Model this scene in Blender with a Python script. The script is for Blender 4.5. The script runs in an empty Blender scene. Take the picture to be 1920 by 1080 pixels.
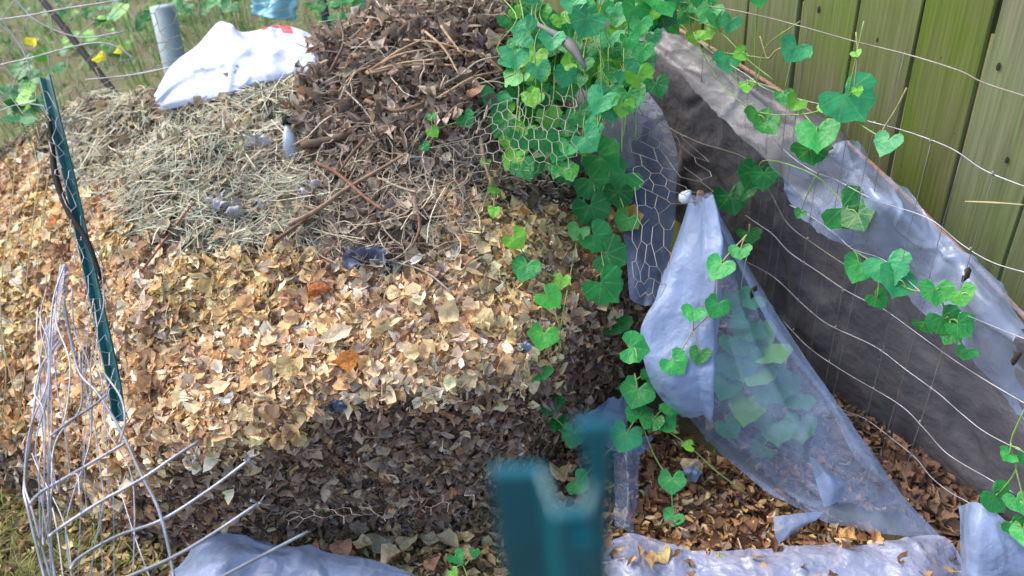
import bpy, math, random
import numpy as np
from mathutils import Vector, Matrix
from mathutils.bvhtree import BVHTree
random.seed(7); rng = np.random.default_rng(11)
SC = bpy.context.scene; COL = SC.collection

# ------------------------------------------------------------------ camera
FPX = 1450.0; PITCH = math.radians(33); CAM = np.array([0, 0, 1.5])
_F = np.array([0, math.cos(PITCH), -math.sin(PITCH)]); _D0 = np.array([0, -math.sin(PITCH), -math.cos(PITCH)])
_s = .0915; _c = math.sqrt(1 - _s * _s); _R0 = np.array([1., 0, 0])
_R = _c * _R0 + _s * _D0; _D = -_s * _R0 + _c * _D0
cd = bpy.data.cameras.new('camera'); cam = bpy.data.objects.new('camera', cd); COL.objects.link(cam)
cam.matrix_world = Matrix(((_R[0], -_D[0], -_F[0], CAM[0]), (_R[1], -_D[1], -_F[1], CAM[1]), (_R[2], -_D[2], -_F[2], CAM[2]), (0, 0, 0, 1)))
cd.sensor_width = 36; cd.lens = FPX / 1920 * 36; cd.clip_start = .02; cd.clip_end = 400
cd.dof.use_dof = True; cd.dof.focus_distance = 1.55; cd.dof.aperture_fstop = 3.2
SC.camera = cam

# ------------------------------------------------------------------ light
SUN_EL, SUN_AZ = math.radians(52), math.radians(-62)      # azimuth from +Y towards +X
w = bpy.data.worlds.new("World"); SC.world = w; w.use_nodes = True
nt = w.node_tree; bg = nt.nodes['Background']; sky = nt.nodes.new('ShaderNodeTexSky')
sky.sky_type = 'NISHITA'; sky.sun_disc = False; sky.sun_elevation = SUN_EL; sky.sun_rotation = SUN_AZ
sky.dust_density = 3.0; sky.air_density = 1.0; sky.ozone_density = 1.0
nt.links.new(sky.outputs[0], bg.inputs[0]); bg.inputs[1].default_value = .15
sl = bpy.data.lights.new('sun', 'SUN'); sl.energy = 1.15; sl.angle = math.radians(40); sl.color = (1, .95, .86)
so = bpy.data.objects.new('sun', sl); COL.objects.link(so)
sd = Vector((math.sin(SUN_AZ) * math.cos(SUN_EL), math.cos(SUN_AZ) * math.cos(SUN_EL), math.sin(SUN_EL)))
so.rotation_euler = sd.to_track_quat('Z', 'Y').to_euler()
SC.view_settings.view_transform = 'Standard'; SC.view_settings.look = 'None'
SC.view_settings.gamma = 1; SC.view_settings.exposure = 1.5; SC.view_settings.use_curve_mapping = False
SC.render.engine = 'CYCLES'; SC.cycles.transparent_max_bounces = 16; SC.cycles.max_bounces = 8

# ------------------------------------------------------------------ placing helpers (ray through the camera met with a real surface)
def ray(x, y): return _F + _R * (x - 960) / FPX + _D * (y - 540) / FPX
def Z(x, y, z): r = ray(x, y); return CAM + r * (z - CAM[2]) / r[2]
def DP(x, y, d): return CAM + ray(x, y) * d
def proj(P):
    P = np.asarray(P) - CAM; d = P @ _F
    return 960 + FPX * (P @ _R) / d, 540 + FPX * (P @ _D) / d
def plane(vx, d0):
    v = ray(vx, -406 + (873 - vx) * .092); v[2] = 0; v /= np.linalg.norm(v)
    return DP(1742, 0, d0), np.array([v[1], -v[0], 0]), v
def on(pl, x, y, off=0):              # off > 0: towards the camera
    q, n, v = pl; nn = n if np.dot(CAM - q, n) > 0 else -n
    r = ray(x, y); q = q + nn * off
    return CAM + r * (np.dot(q - CAM, nn) / np.dot(r, nn))
PLANK = plane(-240, 1.78); TARP = plane(0, 1.54); WIRE = plane(200, 1.38)
def nrm(v): v = np.asarray(v, float); return v / (np.linalg.norm(v) + 1e-12)

def inpoly(x, y, poly):
    x = np.asarray(x); y = np.asarray(y); r = np.zeros(x.shape, bool); n = len(poly)
    for i in range(n):
        x1, y1 = poly[i]; x2, y2 = poly[(i + 1) % n]
        c = ((y1 > y) != (y2 > y)) & (x < (x2 - x1) * (y - y1) / (y2 - y1 + 1e-9) + x1)
        r ^= c
    return r
def cr(P, t):                          # Catmull-Rom through rows P (n,...) at t in 0..n-1
    n = len(P); t = np.clip(t, 0, n - 1 - 1e-9); i = t.astype(int); f = (t - i)
    Pe = np.concatenate([[2 * P[0] - P[1]], P, [2 * P[-1] - P[-2]]])
    f = f.reshape(f.shape + (1,) * (P.ndim - 1))
    a, b, c, d = Pe[i], Pe[i + 1], Pe[i + 2], Pe[i + 3]
    return .5 * (2 * b + (c - a) * f + (2 * a - 5 * b + 4 * c - d) * f * f + (3 * b - a - 3 * c + d) * f ** 3)
class Patch:
    def __init__(s, rows): s.G = np.array(rows, float); s.nr, s.nc = s.G.shape[:2]
    def __call__(s, u, v):             # u across columns 0..1, v along rows 0..1, flat arrays
        u = np.atleast_1d(u) * (s.nc - 1); v = np.atleast_1d(v) * (s.nr - 1)
        A = cr(s.G, v)                 # (n,nc,3)
        n = s.nc; t = np.clip(u, 0, n - 1 - 1e-9); i = t.astype(int); f = (t - i)[:, None]
        Ae = np.concatenate([2 * A[:, :1] - A[:, 1:2], A, 2 * A[:, -1:] - A[:, -2:-1]], 1); k = np.arange(len(i))
        a, b, c, d = Ae[k, i], Ae[k, i + 1], Ae[k, i + 2], Ae[k, i + 3]
        return .5 * (2 * b + (c - a) * f + (2 * a - 5 * b + 4 * c - d) * f * f + (3 * b - a - 3 * c + d) * f ** 3)
    def normal(s, u, v):
        e = .004; a = s(np.clip(u + e, 0, 1), v) - s(np.clip(u - e, 0, 1), v); b = s(u, np.clip(v + e, 0, 1)) - s(u, np.clip(v - e, 0, 1))
        n = np.cross(a, b); n /= np.linalg.norm(n, axis=1)[:, None] + 1e-12
        fl = np.einsum('ij,ij->i', n, CAM - s(u, v)) < 0; n[fl] *= -1
        return n
def vnoise(P, sc, seed=0):             # cheap smooth 3-D value noise, vectorised
    Q = P * sc + seed * 17.3; i = np.floor(Q).astype(int); f = Q - i; f = f * f * (3 - 2 * f); r = 0
    for dx in (0, 1):
        for dy in (0, 1):
            for dz in (0, 1):
                h = (i[:, 0] + dx) * 374761393 + (i[:, 1] + dy) * 668265263 + (i[:, 2] + dz) * 2147483647 // 7
                h = (h ^ (h >> 13)) * 1274126177; h = (h ^ (h >> 16)) & 0xffff
                r = r + h / 65535. * (f[:, 0] if dx else 1 - f[:, 0]) * (f[:, 1] if dy else 1 - f[:, 1]) * (f[:, 2] if dz else 1 - f[:, 2])
    return r - .5

# ------------------------------------------------------------------ materials
def S(r, g, b):
    return tuple(((c / 255) / 12.92 if c / 255 < .04045 else ((c / 255 + .055) / 1.055) ** 2.4) for c in (r, g, b)) + (1,)
def mat(name, col=(.5, .5, .5, 1), rough=.6, var=.25, scale=20, bump=.2, bscale=80, metal=0, src='flat', alpha=1, sheen=0, transl=0, spec=.4, stretch=None, col2=None, bdist=.002):
    m = bpy.data.materials.new(name); m.use_nodes = True; t = m.node_tree; N = t.nodes; L = t.links
    b = N['Principled BSDF']; b.inputs['Roughness'].default_value = rough; b.inputs['Metallic'].default_value = metal
    b.inputs['Specular IOR Level'].default_value = spec
    tc = N.new('ShaderNodeTexCoord'); mp = N.new('ShaderNodeMapping'); L.new(tc.outputs['Object'], mp.inputs[0])
    if stretch: mp.inputs['Scale'].default_value = stretch
    no = N.new('ShaderNodeTexNoise'); no.inputs['Scale'].default_value = scale; no.inputs['Detail'].default_value = 6; L.new(mp.outputs[0], no.inputs[0])
    if src == 'attr': a = N.new('ShaderNodeVertexColor'); a.layer_name = 'tint'; co = a.outputs[0]
    elif src == 'obj': a = N.new('ShaderNodeObjectInfo'); co = a.outputs['Color']
    else: a = N.new('ShaderNodeRGB'); a.outputs[0].default_value = col; co = a.outputs[0]
    mx = N.new('ShaderNodeMix'); mx.data_type = 'RGBA'; mx.blend_type = 'MULTIPLY' if col2 is None else 'MIX'
    rp = N.new('ShaderNodeMapRange'); rp.inputs[1].default_value = .3; rp.inputs[2].default_value = .7; L.new(no.outputs[0], rp.inputs[0])
    if col2 is None:
        mx.inputs[0].default_value = 1; g = N.new('ShaderNodeMapRange'); g.inputs[3].default_value = 1 - var; g.inputs[4].default_value = 1 + var
        L.new(rp.outputs[0], g.inputs[0]); L.new(co, mx.inputs[6]); L.new(g.outputs[0], mx.inputs[7]); mx.clamp_result = False
    else:
        L.new(rp.outputs[0], mx.inputs[0]); L.new(co, mx.inputs[6]); mx.inputs[7].default_value = col2
    L.new(mx.outputs[2], b.inputs['Base Color'])
    if bump:
        n2 = N.new('ShaderNodeTexNoise'); n2.inputs['Scale'].default_value = bscale; n2.inputs['Detail'].default_value = 5; L.new(mp.outputs[0], n2.inputs[0])
        bp = N.new('ShaderNodeBump'); bp.inputs['Strength'].default_value = bump; bp.inputs['Distance'].default_value = bdist; L.new(n2.outputs[0], bp.inputs['Height']); L.new(bp.outputs[0], b.inputs['Normal'])
    out = N['Material Output']
    if transl:
        tr = N.new('ShaderNodeBsdfTranslucent'); L.new(mx.outputs[2], tr.inputs[0]); ms = N.new('ShaderNodeMixShader'); ms.inputs[0].default_value = transl
        L.new(b.outputs[0], ms.inputs[1]); L.new(tr.outputs[0], ms.inputs[2]); L.new(ms.outputs[0], out.inputs[0])
    if alpha < 1:
        # milky film: how much it veils varies a little over the sheet (dust and doubled film)
        n3 = N.new('ShaderNodeTexNoise'); n3.inputs['Scale'].default_value = 5; n3.inputs['Detail'].default_value = 5; n3.inputs['Distortion'].default_value = .6; L.new(tc.outputs['Object'], n3.inputs[0])
        r3 = N.new('ShaderNodeMapRange'); r3.inputs[1].default_value = .3; r3.inputs[2].default_value = .7; r3.inputs[3].default_value = max(alpha - .14, .05); r3.inputs[4].default_value = min(alpha + .14, 1); L.new(n3.outputs[0], r3.inputs[0])
        L.new(r3.outputs[0], b.inputs['Alpha'])
    return m
M = {}
M['litter'] = mat('dry_leaf_matter', src='attr', rough=.7, var=.28, scale=60, bump=.5, bscale=150, transl=.22, spec=.25)
M['leafobj'] = mat('dry_leaf_single', src='obj', rough=.7, var=.3, scale=3.5, bump=.6, bscale=6, transl=.3, spec=.25, bdist=.02)
M['core'] = mat('compost', src='attr', rough=.95, var=.5, scale=40, bump=1, bscale=90, bdist=.01)
M['hay'] = mat('hay', src='attr', rough=.6, var=.15, scale=30, bump=0, transl=.1)
M['twig'] = mat('twig_bark', src='attr', rough=.8, var=.3, scale=60, bump=.6, bscale=140)
M['green'] = mat('vine_leaf', src='obj', rough=.45, var=.16, scale=3, bump=.22, bscale=3, transl=.22, bdist=.03)
M['stem'] = mat('vine_stem', col=S(120, 150, 80), rough=.5, var=.3, bump=0)
M['drystem'] = mat('dry_vine_stem', col=S(150, 140, 100), rough=.7, var=.3, bump=0)
M['wire'] = mat('galvanised_wire', col=S(156, 155, 162), rough=.42, metal=.5, var=.35, scale=25, bump=.2, bscale=200)
M['wiredull'] = mat('weathered_wire', col=S(132, 126, 118), rough=.6, metal=.3, var=.4, scale=15, bump=0)
M['wiredark'] = mat('dark_wire', col=S(112, 110, 108), rough=.7, metal=.1, var=.3, bump=0)
M['post'] = mat('green_post_paint', col=S(16, 74, 76), rough=.35, var=.25, scale=30, bump=.25, bscale=60, col2=None)
M['fpost'] = mat('teal_post_paint', col=S(6, 82, 94), rough=.3, var=.2, scale=40, bump=.15, bscale=90)
M['black'] = mat('black_rod', col=S(20, 22, 24), rough=.75, var=.3, bump=.2, spec=.2)
M['pipe'] = mat('grey_pipe', col=S(135, 150, 150), rough=.5, var=.2, scale=8, bump=.2)
M['bag'] = mat('white_bag_film', col=S(212, 219, 240), rough=.45, var=.03, scale=12, bump=.7, bscale=22, bdist=.012, transl=.25)
M['red'] = mat('red_print', col=S(215, 30, 50), rough=.5, var=.1, bump=.2)
M['cyan'] = mat('cyan_film', col=S(160, 215, 225), rough=.5, var=.25, scale=14, bump=.6, bscale=30, bdist=.01, transl=.3)
M['clear'] = mat('clear_film', col=S(132, 148, 176), rough=.2, var=.12, scale=6, bump=.4, bscale=9, bdist=.02, alpha=.42, spec=1)
M['milk'] = mat('milky_film', col=S(142, 162, 198), rough=.34, var=.14, scale=14, bump=.8, bscale=16, bdist=.02, alpha=.66, spec=.45, transl=.2)
M['milk2'] = mat('hazy_film', col=S(158, 174, 206), rough=.25, var=.1, scale=6, bump=.5, bscale=9, bdist=.02, alpha=.50, spec=1)
M['floorfilm'] = mat('crumpled_film', col=S(172, 184, 216), rough=.28, col2=S(146,152,180), scale=5, bump=.9, bscale=14, bdist=.03, alpha=.56, spec=.8)
M['darkfilm'] = mat('dark_sheet', col=S(64, 74, 94), rough=.5, var=.35, scale=5, bump=.6, bscale=14, bdist=.02, alpha=.95)
M['tarp'] = mat('grey_sheet', col=S(86, 86, 93), col2=S(108, 104, 106), rough=.42, scale=4.5, bump=.6, bscale=16, bdist=.02)
M['scrapfilm'] = mat('dirty_film_scrap', col=S(196, 200, 216), col2=S(150, 142, 130), rough=.35, scale=30, bump=.6, bscale=40, alpha=.62)
M['styro'] = mat('white_foam', col=S(225, 225, 230), rough=.8, var=.1, bump=.3)
M['stake'] = mat('stake_wood', col=S(150, 120, 100), rough=.8, var=.3, stretch=(8, 8, 1), bump=.4)

def veins(m):
    t = m.node_tree; N = t.nodes; L = t.links; b = N['Principled BSDF']; src = b.inputs['Base Color'].links[0].from_socket
    tc = N.new('ShaderNodeTexCoord'); sx = N.new('ShaderNodeSeparateXYZ'); L.new(tc.outputs['Object'], sx.inputs[0])
    def mth(op, a, b_=None, c=None):
        n = N.new('ShaderNodeMath'); n.operation = op
        for i, v in enumerate((a, b_, c)):
            if v is None: continue
            if isinstance(v, (int, float)): n.inputs[i].default_value = v
            else: L.new(v, n.inputs[i])
        return n.outputs[0]
    X = mth('ADD', sx.outputs[0], .12); a = mth('ARCTAN2', sx.outputs[1], X); r = mth('SQRT', mth('ADD', mth('MULTIPLY', X, X), mth('MULTIPLY', sx.outputs[1], sx.outputs[1])))
    d = mth('MULTIPLY', mth('ABSOLUTE', mth('WRAP', a, .41, -.41)), r)
    mr = N.new('ShaderNodeMapRange'); mr.inputs[1].default_value = .006; mr.inputs[2].default_value = .024; mr.inputs[3].default_value = .22; mr.inputs[4].default_value = 0; L.new(d, mr.inputs[0])
    mx = N.new('ShaderNodeMix'); mx.data_type = 'RGBA'; L.new(mr.outputs[0], mx.inputs[0]); L.new(src, mx.inputs[6]); mx.inputs[7].default_value = S(130, 185, 110)
    n = N.new('ShaderNodeTexNoise'); n.inputs['Scale'].default_value = 2.6; n.inputs['Detail'].default_value = 4; L.new(tc.outputs['Object'], n.inputs[0])
    m2 = N.new('ShaderNodeMapRange'); m2.inputs[1].default_value = .58; m2.inputs[2].default_value = .8; m2.inputs[4].default_value = .5; L.new(n.outputs[0], m2.inputs[0])
    mx2 = N.new('ShaderNodeMix'); mx2.data_type = 'RGBA'; L.new(m2.outputs[0], mx2.inputs[0]); L.new(mx.outputs[2], mx2.inputs[6]); mx2.inputs[7].default_value = S(120, 150, 50)
    L.new(mx2.outputs[2], b.inputs['Base Color'])
    for n in list(N):
        if n.type == 'BSDF_TRANSLUCENT': L.new(mx2.outputs[2], n.inputs[0])
def plankmat():
    m = bpy.data.materials.new('mossy_plank'); m.use_nodes = True; t = m.node_tree; N = t.nodes; L = t.links; b = N['Principled BSDF']; b.inputs['Roughness'].default_value = .8
    tc = N.new('ShaderNodeTexCoord'); oi = N.new('ShaderNodeObjectInfo')
    ad = N.new('ShaderNodeVectorMath'); ad.operation = 'ADD'; mu = N.new('ShaderNodeVectorMath'); mu.operation = 'SCALE'; mu.inputs['Scale'].default_value = 37
    cx = N.new('ShaderNodeCombineXYZ'); L.new(oi.outputs['Random'], cx.inputs[0]); L.new(oi.outputs['Random'], cx.inputs[1]); L.new(oi.outputs['Random'], cx.inputs[2])
    L.new(cx.outputs[0], mu.inputs[0]); L.new(tc.outputs['Object'], ad.inputs[0]); L.new(mu.outputs[0], ad.inputs[1])
    def noise(sc, stretch, det=6, dist=0):
        mp = N.new('ShaderNodeMapping'); mp.inputs['Scale'].default_value = stretch; L.new(ad.outputs[0], mp.inputs[0])
        n = N.new('ShaderNodeTexNoise'); n.inputs['Scale'].default_value = sc; n.inputs['Detail'].default_value = det; n.inputs['Distortion'].default_value = dist; L.new(mp.outputs[0], n.inputs[0]); return n.outputs[0]
    def ramp(src, stops):
        r = N.new('ShaderNodeValToRGB'); e = r.color_ramp.elements; e[0].position, e[0].color = stops[0]; e[1].position, e[1].color = stops[-1]
        for p, c in stops[1:-1]: k = e.new(p); k.color = c
        L.new(src, r.inputs[0]); return r.outputs[0]
    base = ramp(noise(9, (2.2, 2.2, .16), 8, .8), [(.22, S(74, 72, 46)), (.42, S(104, 108, 66)), (.6, S(118, 118, 82)), (.8, S(88, 76, 60))])
    moss = ramp(noise(4.2, (1.2, 1.2, .6), 8, 1.2), [(.36, (0, 0, 0, 1)), (.72, (.9, .9, .9, 1))])
    mixm = N.new('ShaderNodeMix'); mixm.data_type = 'RGBA'; L.new(moss, mixm.inputs[0]); L.new(base, mixm.inputs[6]); mixm.inputs[7].default_value = S(98, 120, 40)
    g = ramp(noise(60, (3, 3, .07), 8, .3), [(.3, (.74, .72, .7, 1)), (.6, (1.05, 1.05, 1.05, 1))]); mm = N.new('ShaderNodeMix'); mm.data_type = 'RGBA'; mm.blend_type = 'MULTIPLY'; mm.inputs[0].default_value = 1
    L.new(mixm.outputs[2], mm.inputs[6]); L.new(g, mm.inputs[7])
    hv = N.new('ShaderNodeHueSaturation'); rv = N.new('ShaderNodeMapRange'); rv.inputs[3].default_value = .8; rv.inputs[4].default_value = 1.16; L.new(oi.outputs['Random'], rv.inputs[0]); L.new(rv.outputs[0], hv.inputs['Value'])
    rs_ = N.new('ShaderNodeMapRange'); rs_.inputs[3].default_value = 1.15; rs_.inputs[4].default_value = .7; L.new(oi.outputs['Random'], rs_.inputs[0]); L.new(rs_.outputs[0], hv.inputs['Saturation']); L.new(mm.outputs[2], hv.inputs['Color']); L.new(hv.outputs[0], b.inputs['Base Color'])
    bp = N.new('ShaderNodeBump'); bp.inputs['Strength'].default_value = .5; bp.inputs['Distance'].default_value = .003; L.new(noise(40, (3, 3, .15), 6), bp.inputs['Height']); L.new(bp.outputs[0], b.inputs['Normal'])
    return m
M['plank'] = plankmat(); veins(M['green'])
M['knot'] = mat('knot_wood', col=S(48, 38, 28), rough=.9, var=.3, bump=.3)
def groundmat():
    return mat('soil', col=S(90, 76, 54), col2=S(88, 92, 50), rough=.95, scale=2.2, bump=.9, bscale=50, bdist=.01)
M['ground'] = groundmat()

# ------------------------------------------------------------------ object helpers
def tag(o, label=None, cat=None, group=None, kind=None):
    if label: o['label'] = label
    if cat: o['category'] = cat
    if group: o['group'] = group
    if kind: o['kind'] = kind
    return o
def empty(name, loc, label=None, cat=None, group=None):
    o = bpy.data.objects.new(name, None); COL.objects.link(o); o.location = tuple(loc); o.empty_display_size = .05
    return tag(o, label, cat, group)
def mesh(name, V, Fs, smooth=True, tint=None):
    V = np.asarray(V, np.float32).reshape(-1, 3); me = bpy.data.meshes.new(name)
    if isinstance(Fs, np.ndarray):
        k = Fs.shape[1]; me.vertices.add(len(V)); me.vertices.foreach_set('co', V.ravel())
        me.loops.add(Fs.size); me.loops.foreach_set('vertex_index', Fs.ravel().astype(np.int32))
        me.polygons.add(len(Fs)); me.polygons.foreach_set('loop_start', np.arange(0, Fs.size, k, dtype=np.int32)); me.polygons.foreach_set('loop_total', np.full(len(Fs), k, np.int32))
        me.update(calc_edges=True); me.validate()
    else:
        me.from_pydata([tuple(map(float, v)) for v in V], [], [tuple(map(int, f)) for f in Fs]); me.update()
    if smooth: me.polygons.foreach_set('use_smooth', np.ones(len(me.polygons), bool))
    if tint is not None:
        a = me.color_attributes.new('tint', 'FLOAT_COLOR', 'POINT'); c = np.ones((len(V), 4), np.float32); c[:, :3] = np.asarray(tint)[:, :3]; a.data.foreach_set('color', c.ravel())
    return me
def obj(name, me, m, parent=None, loc=None):
    if m is not None and not me.materials: me.materials.append(m)
    o = bpy.data.objects.new(name, me); COL.objects.link(o)
    if parent is not None:
        o.parent = parent
        if loc is None: o.location = -Vector(parent.location)      # world-space vertices under a moved Empty
    if loc is not None: o.location = loc
    return o
class MB:
    def __init__(s): s.V = []; s.F = []; s.n = 0; s.T = []
    def add(s, V, Fs, tint=None):
        V = np.asarray(V, float); s.V.append(V); s.F += [tuple(int(i) + s.n for i in f) for f in Fs]; s.n += len(V)
        s.T.append(np.tile(tint if tint is not None else (1, 1, 1), (len(V), 1))[:, :3])
    def tube(s, P, r, k=5, tint=None, sub=0, cap=True):
        P = np.asarray(P, float)
        if sub: P = cr(P, np.linspace(0, len(P) - 1, (len(P) - 1) * sub + 1))
        n = len(P); r = np.broadcast_to(r, (n,)) if np.ndim(r) == 0 else np.interp(np.linspace(0, 1, n), np.linspace(0, 1, len(r)), r)
        T = np.gradient(P, axis=0); T /= np.linalg.norm(T, axis=1)[:, None] + 1e-12
        ref = np.array([0, 0, 1.]) if abs(T[0][2]) < .9 else np.array([1., 0, 0]); V = []
        a = np.linspace(0, 2 * np.pi, k, endpoint=False); u = nrm(np.cross(T[0], ref))
        for i in range(n):
            u = nrm(u - T[i] * np.dot(u, T[i])); v = np.cross(T[i], u)
            V.append(P[i] + r[i] * (np.cos(a)[:, None] * u + np.sin(a)[:, None] * v))
        Fs = [(i * k + j, i * k + (j + 1) % k, (i + 1) * k + (j + 1) % k, (i + 1) * k + j) for i in range(n - 1) for j in range(k)]
        if cap: Fs += [tuple(range(k - 1, -1, -1)), tuple(range((n - 1) * k, n * k))]
        s.add(np.concatenate(V), Fs, tint)
    def box(s, c, ax, ay, az, tint=None):
        c, ax, ay, az = map(np.asarray, (c, ax, ay, az))
        V = [c + i * ax + j * ay + k * az for k in (-1, 1) for j in (-1, 1) for i in (-1, 1)]
        s.add(V, [(0, 2, 3, 1), (4, 5, 7, 6), (0, 1, 5, 4), (2, 6, 7, 3), (0, 4, 6, 2), (1, 3, 7, 5)], tint)
    def build(s, name, m, parent=None, smooth=True, attr=False):
        return obj(name, mesh(name, np.concatenate(s.V), s.F, smooth, np.concatenate(s.T) if attr else None), m, parent)
def patch_mesh(name, pt, nu, nv, m, parent=None, disp=0, dscale=6, seed=0, thick=0, disp2=0, fn=None, ragged=0):
    U, Vv = np.meshgrid(np.linspace(0, 1, nu), np.linspace(0, 1, nv)); U = U.ravel(); Vv = Vv.ravel()
    Ue, Ve = U.copy(), Vv.copy()
    if ragged:
        d = ragged * vnoise(np.stack([Vv, U, 0 * U], 1), 14, seed + 9) * 2
        e = np.abs(U - .5) * 2; Ue = np.clip(U + np.where(U > .5, -1, 1) * np.abs(d) * (e > .8) * (e - .8) * 5, 0, 1)
        e = np.abs(Vv - .5) * 2; Ve = np.clip(Vv + np.where(Vv > .5, -1, 1) * np.abs(d) * (e > .8) * (e - .8) * 5, 0, 1)
    P = pt(Ue, Ve); n = pt.normal(Ue, Ve)
    if disp: P = P + n * (vnoise(P, dscale, seed) * disp * 2)[:, None]
    if disp2:                          # sharp creases
        q = np.abs(vnoise(P, dscale * 2.3, seed + 3)); P = P - n * (np.minimum(q, .12) / .12 - 1)[:, None] * disp2
    if fn is not None: P = fn(P, n, U, Vv)
    i = np.arange(nv - 1)[:, None] * nu + np.arange(nu - 1)[None]; i = i.ravel()
    Fs = np.stack([i, i + 1, i + nu + 1, i + nu], 1)
    o = obj(name, mesh(name, P, Fs), m, parent)
    if thick: md = o.modifiers.new('thickness', 'SOLIDIFY'); md.thickness = thick; md.offset = 0
    return o

# ------------------------------------------------------------------ the ground
g = MB(); nn = 60
xs = np.concatenate([np.linspace(-150, -8, 6), np.linspace(-7, 7, 90), np.linspace(8, 150, 6)]); ys = np.concatenate([np.linspace(-60, -3, 5), np.linspace(-2, 10, 90), np.linspace(12, 200, 8)])
X, Y = np.meshgrid(xs, ys); P = np.stack([X.ravel(), Y.ravel(), 0 * X.ravel()], 1); P[:, 2] = vnoise(P, 1.5, 2) * .04 + vnoise(P, 6, 3) * .015
i = (np.arange(len(ys) - 1)[:, None] * len(xs) + np.arange(len(xs) - 1)[None]).ravel()
tag(obj('ground', mesh('ground', P, np.stack([i, i + 1, i + len(xs) + 1, i + len(xs)], 1)), M['ground']), kind='structure')

# ------------------------------------------------------------------ wooden plank fence
q, n_, v_ = PLANK; nf = n_ if np.dot(CAM - q, n_) > 0 else -n_
fence = empty('plank_fence', (q[0], q[1], 0), 'tall fence of weathered vertical boards stained with green moss', 'fence')
H = 1.95; up = np.array([0, 0, 1.])
gaps = [on(PLANK, x, 0) for x in (1412, 1510, 1619, 1742, 1881)]
sp = [float(np.dot(a - q, v_)) for a in gaps]; wdt = (sp[0] - sp[-1]) / 4
edges = sorted(sp + [sp[-1] - wdt * k for k in (1, 2, 3, 4)] + [sp[0] + wdt * k for k in range(1, 18)])
def board(s0, s1, k, base):
    cc = np.array([base[0], base[1], 0]); gap = random.uniform(.003, .0045)
    s0 += gap; s1 -= gap; th = .018; off = random.uniform(-.003, .003); nz = 9; V = []; ht = H + random.uniform(-.01, .01)
    for j in range(nz):
        z = .02 + (ht - .02) * j / (nz - 1); wob = .0022 * math.sin(j * 1.3 + k * 2.1)
        for (s, d) in ((s0 + .003, th), (s1 - .003, th), (s1, th - .004), (s1, 0), (s0, 0), (s0, th - .004)):
            V.append(cc + v_ * (s + wob) + nf * (d + off) + up * z)
    Fs = [(j * 6 + a, j * 6 + (a + 1) % 6, (j + 1) * 6 + (a + 1) % 6, (j + 1) * 6 + a) for j in range(nz - 1) for a in range(6)] + [tuple(range(6)), tuple(range((nz - 1) * 6, nz * 6))]
    p = obj('plank', mesh('plank', V, Fs, False), M['plank'], fence)
    return p
planks = [board(a, b, k, q) for k, (a, b) in enumerate(zip(edges, edges[1:]))]
rb = MB()
for z in (.35, 1.0, 1.65): rb.box(np.array([q[0], q[1], z]) + v_ * (edges[0] + edges[-1]) / 2 - nf * .022, v_ * (edges[-1] - edges[0]) / 2, nf * .018, up * .04)
rb.build('rail', M['plank'], fence, False)
# knots: little dark raised lenses in the boards seen at these spots
for (x, y, r) in ((1535, 18, .008), (1765, 108, .007), (1872, 125, .008), (1645, 75, .006), (1690, 310, .006), (1888, 300, .007), (1600, 470, .006), (1790, 250, .005), (1460, 240, .005)):
    c = on(PLANK, x, y, .0185); k = MB(); a = np.linspace(0, 2 * np.pi, 10, endpoint=False)
    V = [c + v_ * r * .6 * math.cos(t) + up * r * 1.2 * math.sin(t) for t in a] + [c + nf * .0022]
    k.add(V, [(i, (i + 1) % 10, 10) for i in range(10)]); k.build('knot', M['knot'], fence)

# ------------------------------------------------------------------ compost heap surface
cols = [
 [(-420,860,0),(-420,770,.14),(-420,690,.26),(-400,580,.33),(-380,470,.38),(-300,390,.42),(-240,350,.44),(-200,320,.45)],
 [(-60,890,0),(-60,800,.14),(-60,710,.28),(-60,600,.36),(-50,480,.43),(-30,380,.47),(-10,320,.5),(0,288,.51)],
 [(110,965,0),(110,880,.15),(120,790,.3),(120,650,.39),(120,500,.5),(120,370,.58),(110,280,.62),(110,215,.65)],
 [(260,1025,0),(270,935,.18),(280,835,.37),(280,680,.46),(290,520,.57),(305,380,.67),(310,270,.75),(320,165,.81)],
 [(460,1030,0),(460,925,.22),(460,800,.42),(460,640,.5),(465,480,.61),(470,350,.7),(480,230,.79),(500,105,.87)],
 [(660,1005,0),(660,880,.24),(650,765,.42),(640,610,.52),(635,450,.63),(630,300,.74),(640,170,.85),(670,45,.96)],
 [(860,985,0),(860,850,.24),(850,725,.42),(830,590,.52),(820,440,.63),(825,310,.74),(830,180,.86),(820,8,1.0)],
 [(995,890,0),(985,785,.24),(975,680,.42),(970,545,.52),(960,430,.61),(955,330,.69),(945,190,.82),(940,30,.95)],
 [(1090,800,0),(1080,705,.27),(1070,600,.42),(1072,490,.5),(1072,410,.57),(1074,360,.61),(1070,290,.66),(1050,190,.74)],
 [(1200,650,0),(1190,570,.33),(1188,505,.44),(1190,455,.5),(1190,425,.53),(1185,395,.56),(1170,350,.59),(1150,300,.62)],
 [(1250,560,0),(1240,520,.3),(1236,480,.42),(1232,450,.46),(1226,420,.5),(1215,390,.52),(1200,355,.54),(1180,320,.56)],
]
rows = []
for r in range(8): rows.append([Z(*c[r]) for c in cols])
bk = [p + np.array([0.0, .22, 0]) * 1 - np.array([0, 0, p[2] * .35]) for p in rows[-1]]; bb = [np.array([p[0], p[1] + .22, 0]) for p in bk]
rows += [bk, bb]
heapS = Patch(rows)
heap = empty('compost_heap', (-.3, 1.7, 0), 'big heap of tan dead leaves with a dark layer at its front', 'compost heap')
def heapfn(P, n, U, V): return P + n * (vnoise(P, 5, 1) * .05 + vnoise(P, 16, 2) * .03 + vnoise(P, 45, 5) * .014 - .01)[:, None]
core = patch_mesh('packed_core', heapS, 220, 200, M['core'], heap, fn=heapfn)
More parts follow.
